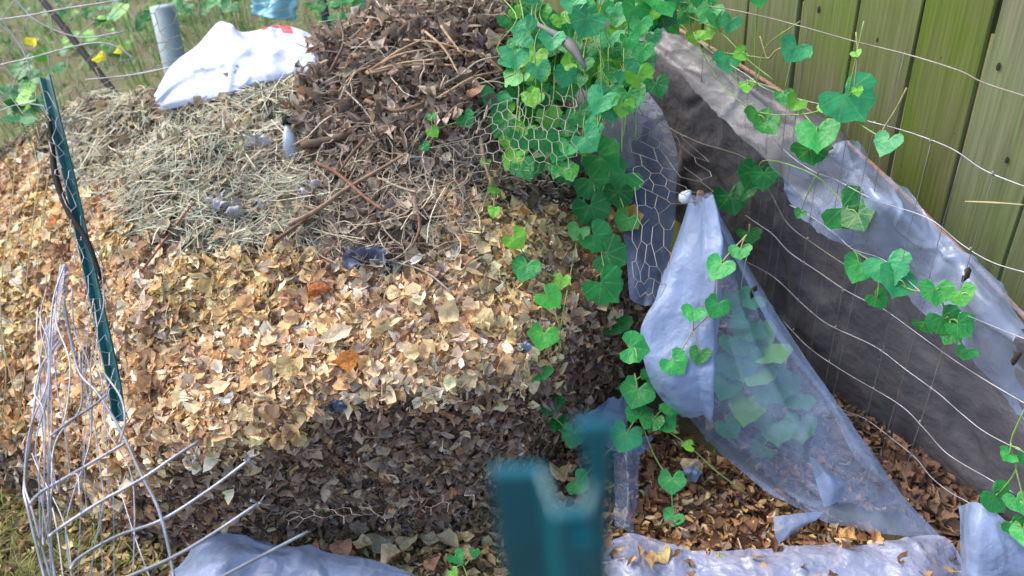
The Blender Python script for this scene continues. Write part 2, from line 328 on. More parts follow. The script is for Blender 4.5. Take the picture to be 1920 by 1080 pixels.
_P = np.array([v.co[:] for v in core.data.vertices]); _x, _y = proj(_P); _t = np.tile(S(98, 80, 66), (len(_P), 1)); _a = core.data.color_attributes.new('tint', 'FLOAT_COLOR', 'POINT')
_LP = [(-900,300),(0,285),(110,330),(230,440),(330,490),(560,470),(800,520),(830,370),(1000,370),(1200,430),(1070,560),(1000,700),(830,745),(640,750),(480,840),(160,930),(40,850),(-900,900)]
_t[inpoly(_x, _y, _LP)] = S(168, 132, 96); _a.data.foreach_set('color', _t.astype(np.float32).ravel())
bm_v = [tuple(v.co) for v in core.data.vertices]; BV = BVHTree.FromPolygons(bm_v, [tuple(p.vertices) for p in core.data.polygons])
def hp(x, y, off=0, zf=.7):            # point of the heap seen at x, y, lifted by off along up/camera
    r = nrm(ray(x, y)); h = BV.ray_cast(Vector(CAM), Vector(r))
    p = np.array(h[0]) if h[0] is not None else Z(x, y, zf)
    return p + nrm(-r * .6 + up * .6) * off

# zones in the picture of the heap surface (only to say which leaves lie where on it)
LIGHT = [(-900,300),(0,285),(90,265),(110,330),(230,350),(240,440),(330,490),(450,455),(560,470),(700,520),(800,520),(830,380),(800,345),(900,350),(1000,370),(1200,430),(1200,480),(1070,560),(1030,690),(960,710),(830,755),(640,760),(560,820),(480,860),(330,890),(250,940),(160,960),(40,850),(-900,900)]
DARK = [(640,755),(1000,690),(1060,560),(1200,470),(1300,400),(1300,900),(950,1100),(200,1100),(150,950),(480,850)]
HAYZ = [(90,265),(110,190),(200,130),(560,100),(575,240),(600,420),(480,470),(330,490),(240,440),(130,340)]
BRUSH = [(560,250),(555,190),(600,90),(640,40),(700,-40),(990,-40),(960,190),(900,240),(830,260),(700,290),(620,300)]

def leaf_cloud(Pc, Nn, L, Wd, tint, template='leaf', curl=1.0, flat=.55):
    """many dry leaf pieces: folded, curled, uneven outlines. returns verts, faces, tints"""
    N = len(Pc); st = np.linspace(0, 1, 4); ac = np.array([-1, 0, 1])
    wprof = np.array([.35, 1, .85, .12]); n = 12
    x = np.tile(np.repeat(st - .5, 3), (N, 1)); y = np.tile(np.tile(ac, 4) * np.repeat(wprof, 3) * .5, (N, 1))
    y = y * (1 + rng.uniform(-.55, .45, (N, n))); x = x + rng.uniform(-.13, .13, (N, n))
    k1 = rng.normal(.15, .8, (N, 1)) * curl; k2 = rng.normal(.35, .55, (N, 1)) * curl; tw = rng.normal(0, .5, (N, 1)) * curl
    zz = k1 * x * x * 1.3 + k2 * np.abs(y) * .9 + tw * x * y * 2 + rng.normal(0, .035, (N, n))
    x = x * L[:, None]; y = y * Wd[:, None]; zz = zz * L[:, None] * .7
    nrmv = Nn + rng.normal(0, flat, (N, 3)); nrmv /= np.linalg.norm(nrmv, axis=1)[:, None]
    t = rng.normal(0, 1, (N, 3)); t -= nrmv * np.einsum('ij,ij->i', t, nrmv)[:, None]; t /= np.linalg.norm(t, axis=1)[:, None]; b = np.cross(nrmv, t)
    V = Pc[:, None] + x[..., None] * t[:, None] + y[..., None] * b[:, None] + zz[..., None] * nrmv[:, None]
    q = np.array([(r * 3 + c, r * 3 + c + 1, r * 3 + c + 4, r * 3 + c + 3) for r in range(3) for c in range(2)])
    Fs = (q[None] + (np.arange(N) * n)[:, None, None]).reshape(-1, 4)
    T = np.repeat(tint, n, 0) * np.tile(rng.uniform(.88, 1.1, (N, n)).reshape(-1, 1), (1, 3))
    return V.reshape(-1, 3), Fs, T
def pal(cols, wts, N, j=.18):
    c = np.array([S(*k)[:3] for k in cols]); i = rng.choice(len(c), N, p=np.array(wts) / sum(wts))
    return c[i] * rng.uniform(1 - j, 1 + j, (N, 1)) * rng.uniform(.95, 1.05, (N, 3))
TAN = ([(243,217,174),(234,200,152),(220,180,132),(249,236,210),(228,186,134),(194,154,114),(186,166,146),(216,196,152),(150,120,96),(206,142,92)], [6,6,4,5,2.2,2.6,3.4,2.2,3,.35])
DRK = ([(138,112,96),(164,138,120),(114,92,78),(190,164,142),(152,118,92),(206,180,152),(136,124,120),(172,128,90)], [5,5,4,3,3,1.6,1.2,1.3])
GREY = ([(156,138,122),(178,164,142),(128,110,96),(202,188,160),(144,114,92),(134,132,128),(104,86,74)], [3,3,3,1.5,2,1.5,2])
BRS = ([(140,124,110),(166,148,130),(114,98,86),(190,172,150),(156,122,98)], [4,4,3,2,.8])
HAYL = ([(182,166,130),(160,146,116),(196,182,150),(136,116,92),(150,152,122),(122,108,98)], [3,4,2,2,2,2])

def sample(N, vmax=.80):
    u = rng.uniform(.02, 1, N); v = rng.uniform(0, vmax, N); P = heapS(u, v); n = heapS.normal(u, v)
    # weight by area so density is even
    e = .01; a = np.linalg.norm(np.cross(heapS(np.clip(u + e, 0, 1), v) - P, heapS(u, np.clip(v + e, 0, 1)) - P), axis=1)
    keep = rng.uniform(0, 1, N) < np.clip(a / np.percentile(a, 92), 0.03, 1)
    P, n = P[keep], n[keep]; P = heapfn(P, n, None, None); x, y = proj(P)
    return P, n, x, y
def soft(x, y, P, poly, j=26):
    dx = vnoise(P, 11, 31) * j * 3 + rng.normal(0, j * .35, len(x)); dy = vnoise(P, 11, 37) * j * 3 + rng.normal(0, j * .35, len(x))
    return inpoly(x + dx, y + dy, poly)
P, n, x, y = sample(135000); vis = (x > -120) & (x < 1400) & (y > -60) & (y < 1140); P, n, x, y = P[vis], n[vis], x[vis], y[vis]
BAGP = [(280,190),(300,215),(430,190),(600,125),(610,80),(560,30),(400,20),(300,110)]
vis = ~inpoly(x, y, BAGP); P, n, x, y = P[vis], n[vis], x[vis], y[vis]
lay = rng.uniform(-.003, .016, len(P)); P = P + n * lay[:, None]
inL = soft(x, y, P, LIGHT); inD = soft(x, y, P, DARK) & ~inL; spill = inD & (rng.uniform(0, 1, len(P)) < .06); inD &= ~spill; inL |= spill; inH = soft(x, y, P, HAYZ) & ~inL & ~inD; inB = soft(x, y, P, BRUSH) & ~inL & ~inD & ~inH; inG = ~(inL | inD | inH | inB)
Vs, Fs_, Ts = [], [], []; off = 0
for msk, pl, s0, s1, frac, fl in ((inL, TAN, .011, .037, 1, .34), (inD, DRK, .012, .036, .95, .55), (inG, GREY, .012, .042, .75, .6), (inH, HAYL, .012, .040, .95, .5), (inB, BRS, .012, .034, .9, .7)):
    m_ = msk & (rng.uniform(0, 1, len(P)) < frac); N = m_.sum(); L = rng.uniform(0, 1, N) ** 2.6 * (s1 * 1.15 - s0) + s0
    T = pal(*pl, N)
    if pl is TAN:                      # patches where a browner kind of leaf fell, and crumbs low in the layer
        br = vnoise(P[m_], 7, 55) > .13; T[br] = T[br] * np.array([.80, .75, .72])
        ol = (vnoise(P[m_], 5, 77) > .12); T[ol] = T[ol] * np.array([.92, .96, .82])
    V, F4, T = leaf_cloud(P[m_], n[m_], L, L * np.where(L > .03, rng.uniform(.25, .9, N), rng.uniform(.14, .7, N)), T, flat=fl, curl=.9)
    Vs.append(V); Fs_.append(F4 + off); Ts.append(T); off += len(V)
o = obj('leaf_litter', mesh('leaf_litter', np.concatenate(Vs), np.concatenate(Fs_), True, np.concatenate(Ts)), M['litter'], heap); o['kind'] = 'stuff'

# single dry leaves that can be picked out: shared shapes
def dry_leaf_mesh(k):
    r = np.random.default_rng(100 + k); nx, ny = 6, 5; V = []
    kind = k % 4
    prof = {0: [.08, .7, 1, .9, .5, .05], 1: [.25, .9, 1.15, 1.2, 1, .7], 2: [.1, .45, .7, .65, .4, .04], 3: [.5, 1, 1, .95, .9, .4]}[kind]
    k1, k2, tw = r.normal(.2, .6), r.normal(.3, .45), r.normal(0, .6)
    for i in range(nx):
        for j in range(ny):
            a = (j / (ny - 1) - .5) * 2; X = i / (nx - 1) - .5; Yv = a * prof[i] * .42 * (1 + (r.uniform(-.25, .2) if abs(a) == 1 else 0)); X2 = X + (r.uniform(-.05, .05) if abs(a) == 1 else 0)
            V.append((X2, Yv, k1 * X * X * .9 + k2 * abs(Yv) * 1.1 + tw * X * Yv * 1.6 + .03 * math.sin(9 * X + 5 * a) + r.normal(0, .012)))
    Fs = [(i * ny + j, i * ny + j + 1, (i + 1) * ny + j + 1, (i + 1) * ny + j) for i in range(nx - 1) for j in range(ny - 1)]
    me = mesh('dry_leaf', V, Fs); me.materials.append(M['leafobj']); return me
DL = [dry_leaf_mesh(k) for k in range(14)]
def frame(n, t):
    n = nrm(n); t = nrm(np.asarray(t) - n * np.dot(t, n)); b = np.cross(n, t); return t, b, n
def put(name, me, p, n, t, s, parent=None, color=None):
    t, b, n = frame(n, t); o = bpy.data.objects.new(name, me); COL.objects.link(o)
    mw = Matrix(((t[0] * s, b[0] * s, n[0] * s, p[0]), (t[1] * s, b[1] * s, n[1] * s, p[1]), (t[2] * s, b[2] * s, n[2] * s, p[2]), (0, 0, 0, 1)))
    if parent is not None: o.parent = parent; mw = Matrix.Translation(-Vector(parent.location)) @ mw
    o.matrix_local = mw
    if color is not None: o.color = (*color[:3], 1)
    return o
P, n, x, y = sample(9000, .8); ok = (x > 0) & (x < 1200) & (y > 60) & (y < 1000); P, n, x, y = P[ok], n[ok], x[ok], y[ok]
L_ = inpoly(x, y, LIGHT); D_ = inpoly(x, y, DARK); cnt = 0
cl = pal(*TAN, len(P)); cd_ = pal(*DRK, len(P)); cg = pal(*GREY, len(P))
for i in range(len(P)):
    if cnt >= 296: break
    if not (L_[i] or D_[i]) and random.random() > .35: continue
    c = cl[i] * 1.08 if L_[i] else (cd_[i] * 1.15 if D_[i] else cg[i])
    s = random.uniform(.026, .044) * (1.0 if L_[i] else .85)
    nn_ = n[i] + rng.normal(0, .33, 3); put('dry_leaf', DL[cnt % 14], P[i] + n[i] * .019, nn_, rng.normal(0, 1, 3), s, heap, np.clip(c, 0, .9)); cnt += 1
# a few broad pale leaves on the front slope
for (x, y, s, c) in ((635, 640, .075, (236,212,178)), (840, 605, .06, (232,208,164)), (905, 610, .055, (216,190,140)), (540, 700, .05, (206,182,130)), (465, 785, .05, (222,196,146)), (1175, 425, .07, (200,160,90)), (1165, 470, .045, (150,140,130)), (600, 555, .045, (188,110,62)), (650, 690, .055, (196,130,66)), (310, 830, .05, (210,182,140))):
    h = hp(x, y, .03); put('dry_leaf', DL[(int(x) // 7) % 14], h, nrm(-ray(x, y) + up * .5 + rng.normal(0, .2, 3)), rng.normal(0, 1, 3), s, heap, S(*c))

# ------------------------------------------------------------------ hay laid on the heap
def strands(N, poly, tints, wts, Lr, wr, lift, m, name, dirn=None, spread=1.0, extra=None, arc=.25, k=5):
    P, n, x, y = sample(N * 12, .82); ok = inpoly(x, y, poly) & ~inpoly(x, y, BAGP)
    if extra is not None: ok = soft(x, y, P, poly, 36) & ~inpoly(x, y, BAGP)
    P, n = P[ok][:N], n[ok][:N]; N = len(P)
    t = rng.normal(0, 1, (N, 3)) * spread
    if dirn is not None:
        cl_ = vnoise(P, 6, 91)[:, None] * 5; t += dirn * .8 + np.concatenate([cl_, -cl_ * .6, cl_ * .1], 1)
    t -= n * np.einsum('ij,ij->i', t, n)[:, None] * .85; t /= np.linalg.norm(t, axis=1)[:, None]; b = np.cross(n, t)
    L = rng.uniform(*Lr, N)[:, None]; W = rng.uniform(*wr, N)[:, None]; ss = np.linspace(-.5, .5, k); bend = rng.normal(0, arc, (N, 1)); bz = rng.normal(-.05, .12, (N, 1)); hh = rng.uniform(0, lift, (N, 1))
    V = np.empty((N, k, 2, 3))
    for i, s in enumerate(ss):
        c = P + t * s * L + b * bend * L * s * s * 2 + n * (hh + .012 + bz * L * s * s * 2)
        wd = W * (1 - abs(s) * .8); a = rng.uniform(-.3, .3, (N, 1)) if i == 0 else a
        bb_ = b * np.cos(a) + n * np.sin(a)
        V[:, i, 0] = c - bb_ * wd / 2; V[:, i, 1] = c + bb_ * wd / 2 + n * wd * .25
    qd = np.array([(2 * i, 2 * i + 1, 2 * i + 3, 2 * i + 2) for i in range(k - 1)]); F4 = (qd[None] + (np.arange(N) * k * 2)[:, None, None]).reshape(-1, 4)
    T = np.repeat(pal(tints, wts, N), k * 2, 0)
    return obj(name, mesh(name, V.reshape(-1, 3), F4, True, T), m)
o = strands(4000, HAYZ, [(180,176,148),(156,156,132),(210,206,182),(136,128,108),(148,162,140),(172,156,126),(116,106,92)], [4,4,3,2,3,3,2], (.03, .16), (.0009, .0034), .012, M['hay'], 'dry_grass_clippings', dirn=np.array([1., .15, 0]), extra=1, arc=.1)
tag(o, 'grey-green dry grass clippings spread over the upper left of the heap', 'hay', kind='stuff')
GZ = [(560,240),(900,240),(960,330),(900,420),(800,520),(690,520),(560,470),(450,455),(420,380)]
o = strands(1500, GZ, [(170,156,130),(140,124,104),(196,186,160),(112,92,76)], [3,3,2,3], (.04, .16), (.0012, .0034), .02, M['hay'], 'dry_plant_strands', extra=1, arc=.5)
tag(o, 'tangle of grey-brown dead plant strands between the brush and tan leaves', 'dead plants', kind='stuff')
o = strands(600, LIGHT, [(200,180,140),(150,116,84),(120,96,76)], [3,3,2], (.03, .09), (.0012, .003), .012, M['hay'], 'loose_straw', arc=.4)
tag(o, 'thin loose straw scattered on the tan leaves', 'straw', kind='stuff')

# ------------------------------------------------------------------ brush pile of dead stalks on top
brush = empty('brush_pile', hp(780, 150), 'mound of dark brown dead stalks and curled leaves on top of the heap', 'brush pile')
def twig_curve(c, n, L, bend):
    t = nrm(rng.normal(0, 1, 3) * np.array([1, .6, .35]) + np.array([.5, 0, 0])); b = nrm(np.cross(n, t)); k = 6; P = []
    wob = rng.normal(0, .04, (k, 3))
    for i, s in enumerate(np.linspace(-.5, .5, k)): P.append(c + t * s * L + b * bend * L * s * s + n * (.025 - abs(s) * .03 * random.uniform(.5, 2)) + wob[i] * L * .4)
    return P
P, n, x, y = sample(30000, .86); ok = inpoly(x, y, BRUSH); P, n = P[ok], n[ok]
tc_ = pal(*BRS, 400)
for i in range(150):
    mb = MB(); L = random.uniform(.06, .24); r = random.uniform(.001, .003)
    mb.tube(twig_curve(P[i] + n[i] * random.uniform(0, .04), n[i], L, random.gauss(0, .35)), [r, r * .8, r * .35], 5, tc_[i] * random.uniform(.8, 1.7), 2); mb.build('twig', M['twig'], brush, attr=True)
k = 200; idx = slice(200, 200 + 2600); Nb = len(P[idx]); Lb = rng.uniform(.015, .055, Nb)
V, F4, T = leaf_cloud(P[idx] + n[idx] * rng.uniform(0, .045, Nb)[:, None], n[idx], Lb, Lb * rng.uniform(.25, .7, Nb), pal(*BRS, Nb) * rng.uniform(.7, 1.35, (Nb, 1)), curl=1.7, flat=.9)
o = obj('curled_dead_leaves', mesh('curled_dead_leaves', V, F4, True, T), M['litter'], brush); o['kind'] = 'stuff'
# light straight stalks fanned at the middle of the brush (690,150 -> 900,170)
for a, b_ in (((690,155),(815,118)),((690,156),(830,138)),((692,158),(860,150)),((700,150),(800,100)),((640,190),(700,150)),((760,95),(905,130)),((800,80),(865,170)),((830,70),(870,130)),((905,120),(950,165)),((830,200),(945,160))):
    A = hp(*a, .045); B = hp(*b_, .06); mb = MB(); mid = (A + B) / 2 + up * .012 + rng.normal(0, .006, 3)
    mb.tube([A, mid, B], [.0035, .003, .002], 6, S(165, 138, 108)[:3], 4); mb.build('twig', M['twig'], brush, attr=True)

def stick(pts, r, c, label, off=.03, cat='stick', name='stick', fork=None, group='sticks lying on the heap'):
    A = [hp(px, py, off if len(p_) == 0 else p_[0]) for (px, py, *p_) in pts]; mb = MB(); base = A[0]
    e = empty(name, base, label, cat, group)
    mb.tube(A, [r, r * .9, r * .6], 7, S(*c)[:3], 4); mb.build('bark', M['twig'], e, attr=True)
    for f in (fork or []):
        m2 = MB(); m2.tube([hp(px, py, off) for (px, py) in f], [r * .7, r * .3], 6, S(*c)[:3], 4); m2.build('side_shoot', M['twig'], e, attr=True)
stick([(545,440),(600,412),(650,375),(710,340),(760,310)], .006, (132,108,88), 'long grey-brown stick running diagonally below the brush', .045, fork=[[(650,375),(672,330)],[(600,412),(560,400)]])
stick([(600,330),(640,352),(690,395),(725,420)], .0052, (112,80,64), 'flat reddish brown stick crossing the long grey-brown stick', .06)
stick([(690,285),(660,320),(640,350)], .0045, (110,80,64), 'short reddish stick standing just above the stick crossing', .06)
stick([(520,470),(570,435),(610,400)], .005, (112,78,60), 'thin dark stick whose lower end pokes into tan leaves', .045)
stick([(780,385),(790,440),(775,480)], .0045, (110,88,74), 'short dark red-brown stick among grey debris', .04)
stick([(570,285),(640,270),(690,240)], .012, (92,72,56), 'thick dark brown branch at the lower edge of the brush', .03)
stick([(905,285),(912,330),(925,375)], .005, (134,112,84), 'upright tan stick left of the vine mass', .06)
stick([(270,520),(300,480),(345,420),(370,390)], .003, (134,84,62), 'thin reddish twig on the hay edge', .03)
stick([(130,400),(210,470),(290,530)], .0028, (124,100,84), 'thin twig beside the leaning green post', .03)
stick([(690,210),(745,230),(800,215)], .006, (110,84,66), 'short bare branch in the middle of the brush', .05)
stick([(625,165),(650,110),(640,60)], .004, (104,84,70), 'upright dead stem at the left of the brush', .07)
stick([(850,560),(800,520),(740,500)], .0022, (170,160,140), 'pale curved root strand lying on the tan leaves', .025)

# ------------------------------------------------------------------ white carrier bag with red print
up_ = [(288,180,.83),(322,122,.87),(372,82,.91),(413,40,.95),(455,60,.93),(520,47,.945),(575,60,.93),(601,90,.90)]
lo_ = [(298,207,.80),(350,199,.81),(425,179,.83),(470,162,.845),(520,150,.86),(560,138,.87),(588,134,.875),(600,112,.885)]
def mixp(a, b_, t, lift): p = Z(a[0] * (1 - t) + b_[0] * t, a[1] * (1 - t) + b_[1] * t, a[2] * (1 - t) + b_[2] * t); return p + nrm(CAM - p) * lift
bagrows = [[mixp(a, b_, t, l * (1 + .35 * math.sin(i * 2.2))) for i, (a, b_) in enumerate(zip(up_, lo_))] for t, l in ((0, 0), (.12, .035), (.35, .06), (.55, .045), (.8, .04), (.95, .02), (1, .004))]
bagS = Patch(bagrows)
bag = empty('carrier_bag', Z(450, 130, .86), 'crumpled white plastic carrier bag with red print on top of the hay', 'plastic bag')
def crump(P, n, U, V):
    c1 = 1 - np.minimum(np.abs(vnoise(P, 9, 4)), .1) / .1; c2 = 1 - np.minimum(np.abs(vnoise(P, 19, 8)), .1) / .1
    e = np.minimum(1, 8 * np.minimum(np.minimum(U, 1 - U), np.minimum(V, 1 - V)))
    return P + n * ((c1 * .014 + c2 * .006 + vnoise(P, 8, 1) * .03) * e * np.clip(U * 2.2, .35, 1))[:, None]
patch_mesh('bag_film', bagS, 110, 60, M['bag'], bag, fn=crump, ragged=.03)
class Sub:
    def __init__(s, b, u0, u1, v0, v1): s.b, s.r = b, (u0, u1, v0, v1)
    def __call__(s, u, v): a = s.r; return s.b(a[0] + (a[1] - a[0]) * u, a[2] + (a[3] - a[2]) * v)
    def normal(s, u, v): a = s.r; return s.b.normal(a[0] + (a[1] - a[0]) * u, a[2] + (a[3] - a[2]) * v)
def printfn(r):
    def f(P, n, U, V):
        a = r; U2 = a[0] + (a[1] - a[0]) * U; V2 = a[2] + (a[3] - a[2]) * V; return crump(P, n, U2, V2) + n * .002
    return f
for r in ((.64, .78, .02, .07), (.72, .78, .07, .16)):
    patch_mesh('red_print', Sub(bagS, *r), 24, 10, M['red'], bag, fn=printfn(r), ragged=.25)

# small bits in the heap: clear bottle, film scraps
bt = empty('small_bottle', hp(548, 275, .03), 'small clear bottle with a dark cap stuck upright in the hay', 'bottle')
A = hp(548, 305, .01); B = hp(541, 240, .05); ax = nrm(B - A); Lb_ = np.linalg.norm(B - A)
mb = MB(); mb.tube([A + ax * Lb_ * t for t in (0, .05, .3, .55, .7, .8)], [.006, .017, .018, .016, .009, .008], 14); M['glass'] = mat('bottle_plastic', col=S(170, 182, 200), rough=.15, var=.3, bump=.4, alpha=.5, spec=.8)
mb.build('bottle_body', M['glass'], bt); mb = MB(); mb.tube([A + ax * Lb_ * t for t in (.8, .81, .99, 1)], [.008, .011, .011, .009], 12); mb.build('cap', M['black'], bt)
def scrap(x, y, s, label, m='scrapfilm', off=.03, asp=.6, seed=1, zf=.1, hpf=hp):
    c = hpf(x, y, off, zf) if hpf is hp else hpf(x, y); t, b, n3 = frame(nrm(-ray(x, y) + up * .8), np.array([1, .2, 0]) + rng.normal(0, .3, 3))
    r = [[c + t * s * (u - .5) * (1 + .3 * math.sin(v * 5 + seed)) + b * s * asp * (v - .5) * (1 + .4 * math.cos(u * 6 + seed)) + n3 * .02 * math.sin(u * 7 + v * 5 + seed) for u in np.linspace(0, 1, 5)] for v in np.linspace(0, 1, 4)]
    o = patch_mesh('film_scrap', Patch(r), 26, 20, M[m], None, disp=.008, dscale=30, disp2=.004, ragged=.2, seed=seed); return tag(o, label, 'plastic scrap', 'scraps of plastic film')
scrap(485, 275, .07, 'pale blue film scrap half buried in hay left of the bottle', seed=1)
scrap(405, 392, .06, 'whitish film scrap at the bottom of the hay', seed=2)
scrap(445, 405, .05, 'small whitish film scrap touching hay strands below the hay middle', seed=3)
scrap(500, 393, .05, 'blue-white film scrap near the long stick end', seed=4)
scrap(582, 365, .05, 'light blue film scrap above the long grey stick', seed=5)
scrap(685, 492, .09, 'dark purplish film scrap on the tan leaves', 'darkfilm', seed=6)
scrap(635, 770, .04, 'dark bluish film scrap where tan leaves meet the dark layer', 'darkfilm', seed=7)
scrap(988, 660, .022, 'tiny shiny foil scrap beside the front vine strand', 'milk', seed=8)

# ------------------------------------------------------------------ litter on the ground in front, right corner
def ground_litter(name, poly, N, pl, s0, s1, label, z1=.03, cat='leaf litter'):
    xs_ = [p[0] for p in poly]; ys_ = [p[1] for p in poly]; x = rng.uniform(min(xs_), max(xs_), N * 3); y = rng.uniform(min(ys_), max(ys_), N * 3)
    m_ = inpoly(x, y, poly); x, y = x[m_][:N], y[m_][:N]; z = rng.uniform(.0, z1, len(x))
    P = np.array([Z(a, b, c) for a, b, c in zip(x, y, z)]); P[:, 2] += vnoise(P, 7, 5) * .03; nU = np.tile(up, (len(P), 1)); L = rng.uniform(s0, s1, len(P))
    V, F4, T = leaf_cloud(P, nU, L, L * rng.uniform(.16, .7, len(P)), pal(*pl, len(P)), flat=.5)
    o = obj(name, mesh(name, V, F4, True, T), M['litter']); return tag(o, label, cat, kind='stuff')
CHIP = ([(196,160,112),(160,118,80),(216,190,146),(120,86,62),(96,70,52),(140,120,104)], [3,3,2,3,3,2])
ground_litter('wood_chips', [(1030,800),(1230,770),(1330,850),(1480,930),(1640,1010),(1640,1060),(1300,1060),(1130,1090),(1000,1100),(980,880)], 4200, CHIP, .012, .042, 'brown and tan wood chips on the ground in front of the clear sheet')
ground_litter('front_litter', [(180,1000),(600,950),(1000,880),(1000,1200),(100,1200)], 5200, ([(170,150,112),(190,160,116),(130,104,80),(96,78,62),(150,146,112)], [3,3,3,2,2]), .012, .04, 'mixed olive and brown dead leaves along the foot of the heap')
ground_litter('brown_leaf_strip', [(1560,740),(1640,790),(1760,880),(1900,1000),(1900,1080),(1760,1050),(1680,950),(1560,820)], 1300, ([(128,98,80),(98,74,60),(150,118,94),(112,92,78)], [1,1,1,1]), .02, .06, 'large brown dead leaves in the gap under the grey sheet', .05)
ground_litter('film_litter', [(1130,1000),(1800,1020),(1800,1085),(1130,1085)], 130, CHIP, .015, .04, 'scattered chips and leaf bits lying on the front film sheet', .09)
ground_litter('shaded_soil_litter', [(1190,560),(1260,430),(1420,520),(1580,680),(1740,850),(1700,960),(1500,930),(1300,780),(1200,700)], 4200, DRK, .015, .04, 'dark leaf litter behind the clear sheet', .03)
ground_litter('corner_litter', [(-60,860),(60,880),(200,1000),(330,1010),(330,1200),(-60,1200)], 900, ([(190,170,120),(150,120,90),(110,90,70)], [2,2,2]), .014, .04, 'dead leaves fallen among grass by the left corner of the heap')
for k_, (x, y, s, c, l) in enumerate(((712,1003,.075,(158,154,128),'largest pale olive dead leaf above the left film sheet'),(680,1022,.05,(190,172,136),'small buff leaf touching the largest olive leaf'),(765,1008,.06,(174,166,130),'olive leaf just right of the largest olive leaf'),(805,1012,.055,(150,146,122),'grey-olive leaf fourth from the left above the film sheet'),(672,1000,.045,(158,148,126),'small grey-olive leaf left of the largest olive leaf'),(840,1020,.07,(166,158,130),'long olive leaf nearest the seedling'),(735,1045,.05,(196,180,146),'buff leaf at the upper edge of the left film sheet'),(870,1010,.04,(212,188,146),'small tan leaf behind the long olive leaf'),(880,1035,.04,(206,178,136),'small tan leaf beside the near post'),(810,1055,.05,(158,120,100),'reddish brown leaf left of the seedling'),(640,1025,.05,(190,144,116),'pinkish brown leaf over the film sheet middle'),(590,1035,.05,(184,138,110),'pinkish brown leaf farthest left above the film sheet'))):
    tag(put('fallen_leaf', DL[(k_ * 3 + 1) % 14], Z(x, y, .05), up + rng.normal(0, .25, 3), rng.normal(0, 1, 3), s, None, S(*c)), l, 'fallen leaf', 'broad dead leaves at the foot of the heap')
for (x, y, s, c, l) in ((1295,870,.05,(232,206,158),'pale tan leaf nearest the single vine leaf on chips'),(1590,1010,.05,(214,164,104),'orange tan leaf above the front film sheet'),(1640,1012,.045,(220,170,108),'right of two orange tan leaves on the front film sheet'),(1235,1040,.055,(196,176,120),'yellowish leaf on the film right of the front post'),(1365,1050,.05,(196,184,140),'pale yellow leaf lying on the middle of the front film'),(1055,890,.055,(224,196,146),'pale tan leaf just behind the notch of the front post')):
    tag(put('fallen_leaf', DL[int(x) % 14], Z(x, y, .06), up + rng.normal(0, .2, 3), rng.normal(0, 1, 3), s, None, S(*c)), l, 'fallen leaf')

# ------------------------------------------------------------------ grass and weeds
def blades(name, poly, N, cols_, wts, hgt, label, lean=.5, wd=(.002, .006)):
    xs_ = [p[0] for p in poly]; ys_ = [p[1] for p in poly]; B = []
    c = np.array([Z(a, b, 0)[:2] for a, b in poly]); lo, hi = c.min(0), c.max(0)
    p = rng.uniform(lo, hi, (N * 3, 2)); p = p[inpoly(p[:, 0], p[:, 1], c.tolist())][:N]; N = len(p)
    P = np.concatenate([p, np.zeros((N, 1))], 1); cl_ = vnoise(P, 3, 3) + .5; h = rng.uniform(*hgt, N) * (.5 + cl_); d = rng.normal(0, 1, (N, 3)); d[:, 2] = 0; d /= np.linalg.norm(d, axis=1)[:, None]; b = np.cross(d, up); k = 4
    V = np.empty((N, k, 2, 3)); W = rng.uniform(*wd, N); le = np.abs(rng.normal(lean, .3, N))
    for i, s in enumerate(np.linspace(0, 1, k)):
        c0 = P + up * (h * s * (1 - .35 * le * s))[:, None] + d * (h * le * s * s)[:, None]; w2 = (W * (1 - s * .85))[:, None] / 2
        V[:, i, 0] = c0 - b * w2; V[:, i, 1] = c0 + b * w2
    qd = np.array([(2 * i, 2 * i + 1, 2 * i + 3, 2 * i + 2) for i in range(k - 1)]); F4 = (qd[None] + (np.arange(N) * k * 2)[:, None, None]).reshape(-1, 4)
    o = obj(name, mesh(name, V.reshape(-1, 3), F4, True, np.repeat(pal(cols_, wts, N), k * 2, 0)), M['hay']); return tag(o, label, 'grass', kind='stuff')
blades('grass', [(-500,-150),(600,-150),(640,60),(560,110),(300,170),(100,220),(0,300),(-300,330),(-500,300)], 26000, [(84,148,50),(116,170,62),(66,118,44),(160,156,118),(134,126,96),(96,140,66)], [5,3,4,1,.8,2], (.05, .17), 'green grass and dry stems growing behind the heap', .8, (.006, .02))
blades('corner_grass', [(-300,850),(30,860),(120,980),(330,1060),(330,1250),(-300,1250)], 2600, [(110,130,40),(130,140,60),(80,96,34),(150,140,90)], [4,3,3,2], (.02, .07), 'short olive green grass at the left corner of the heap', .8)
gleafV = None
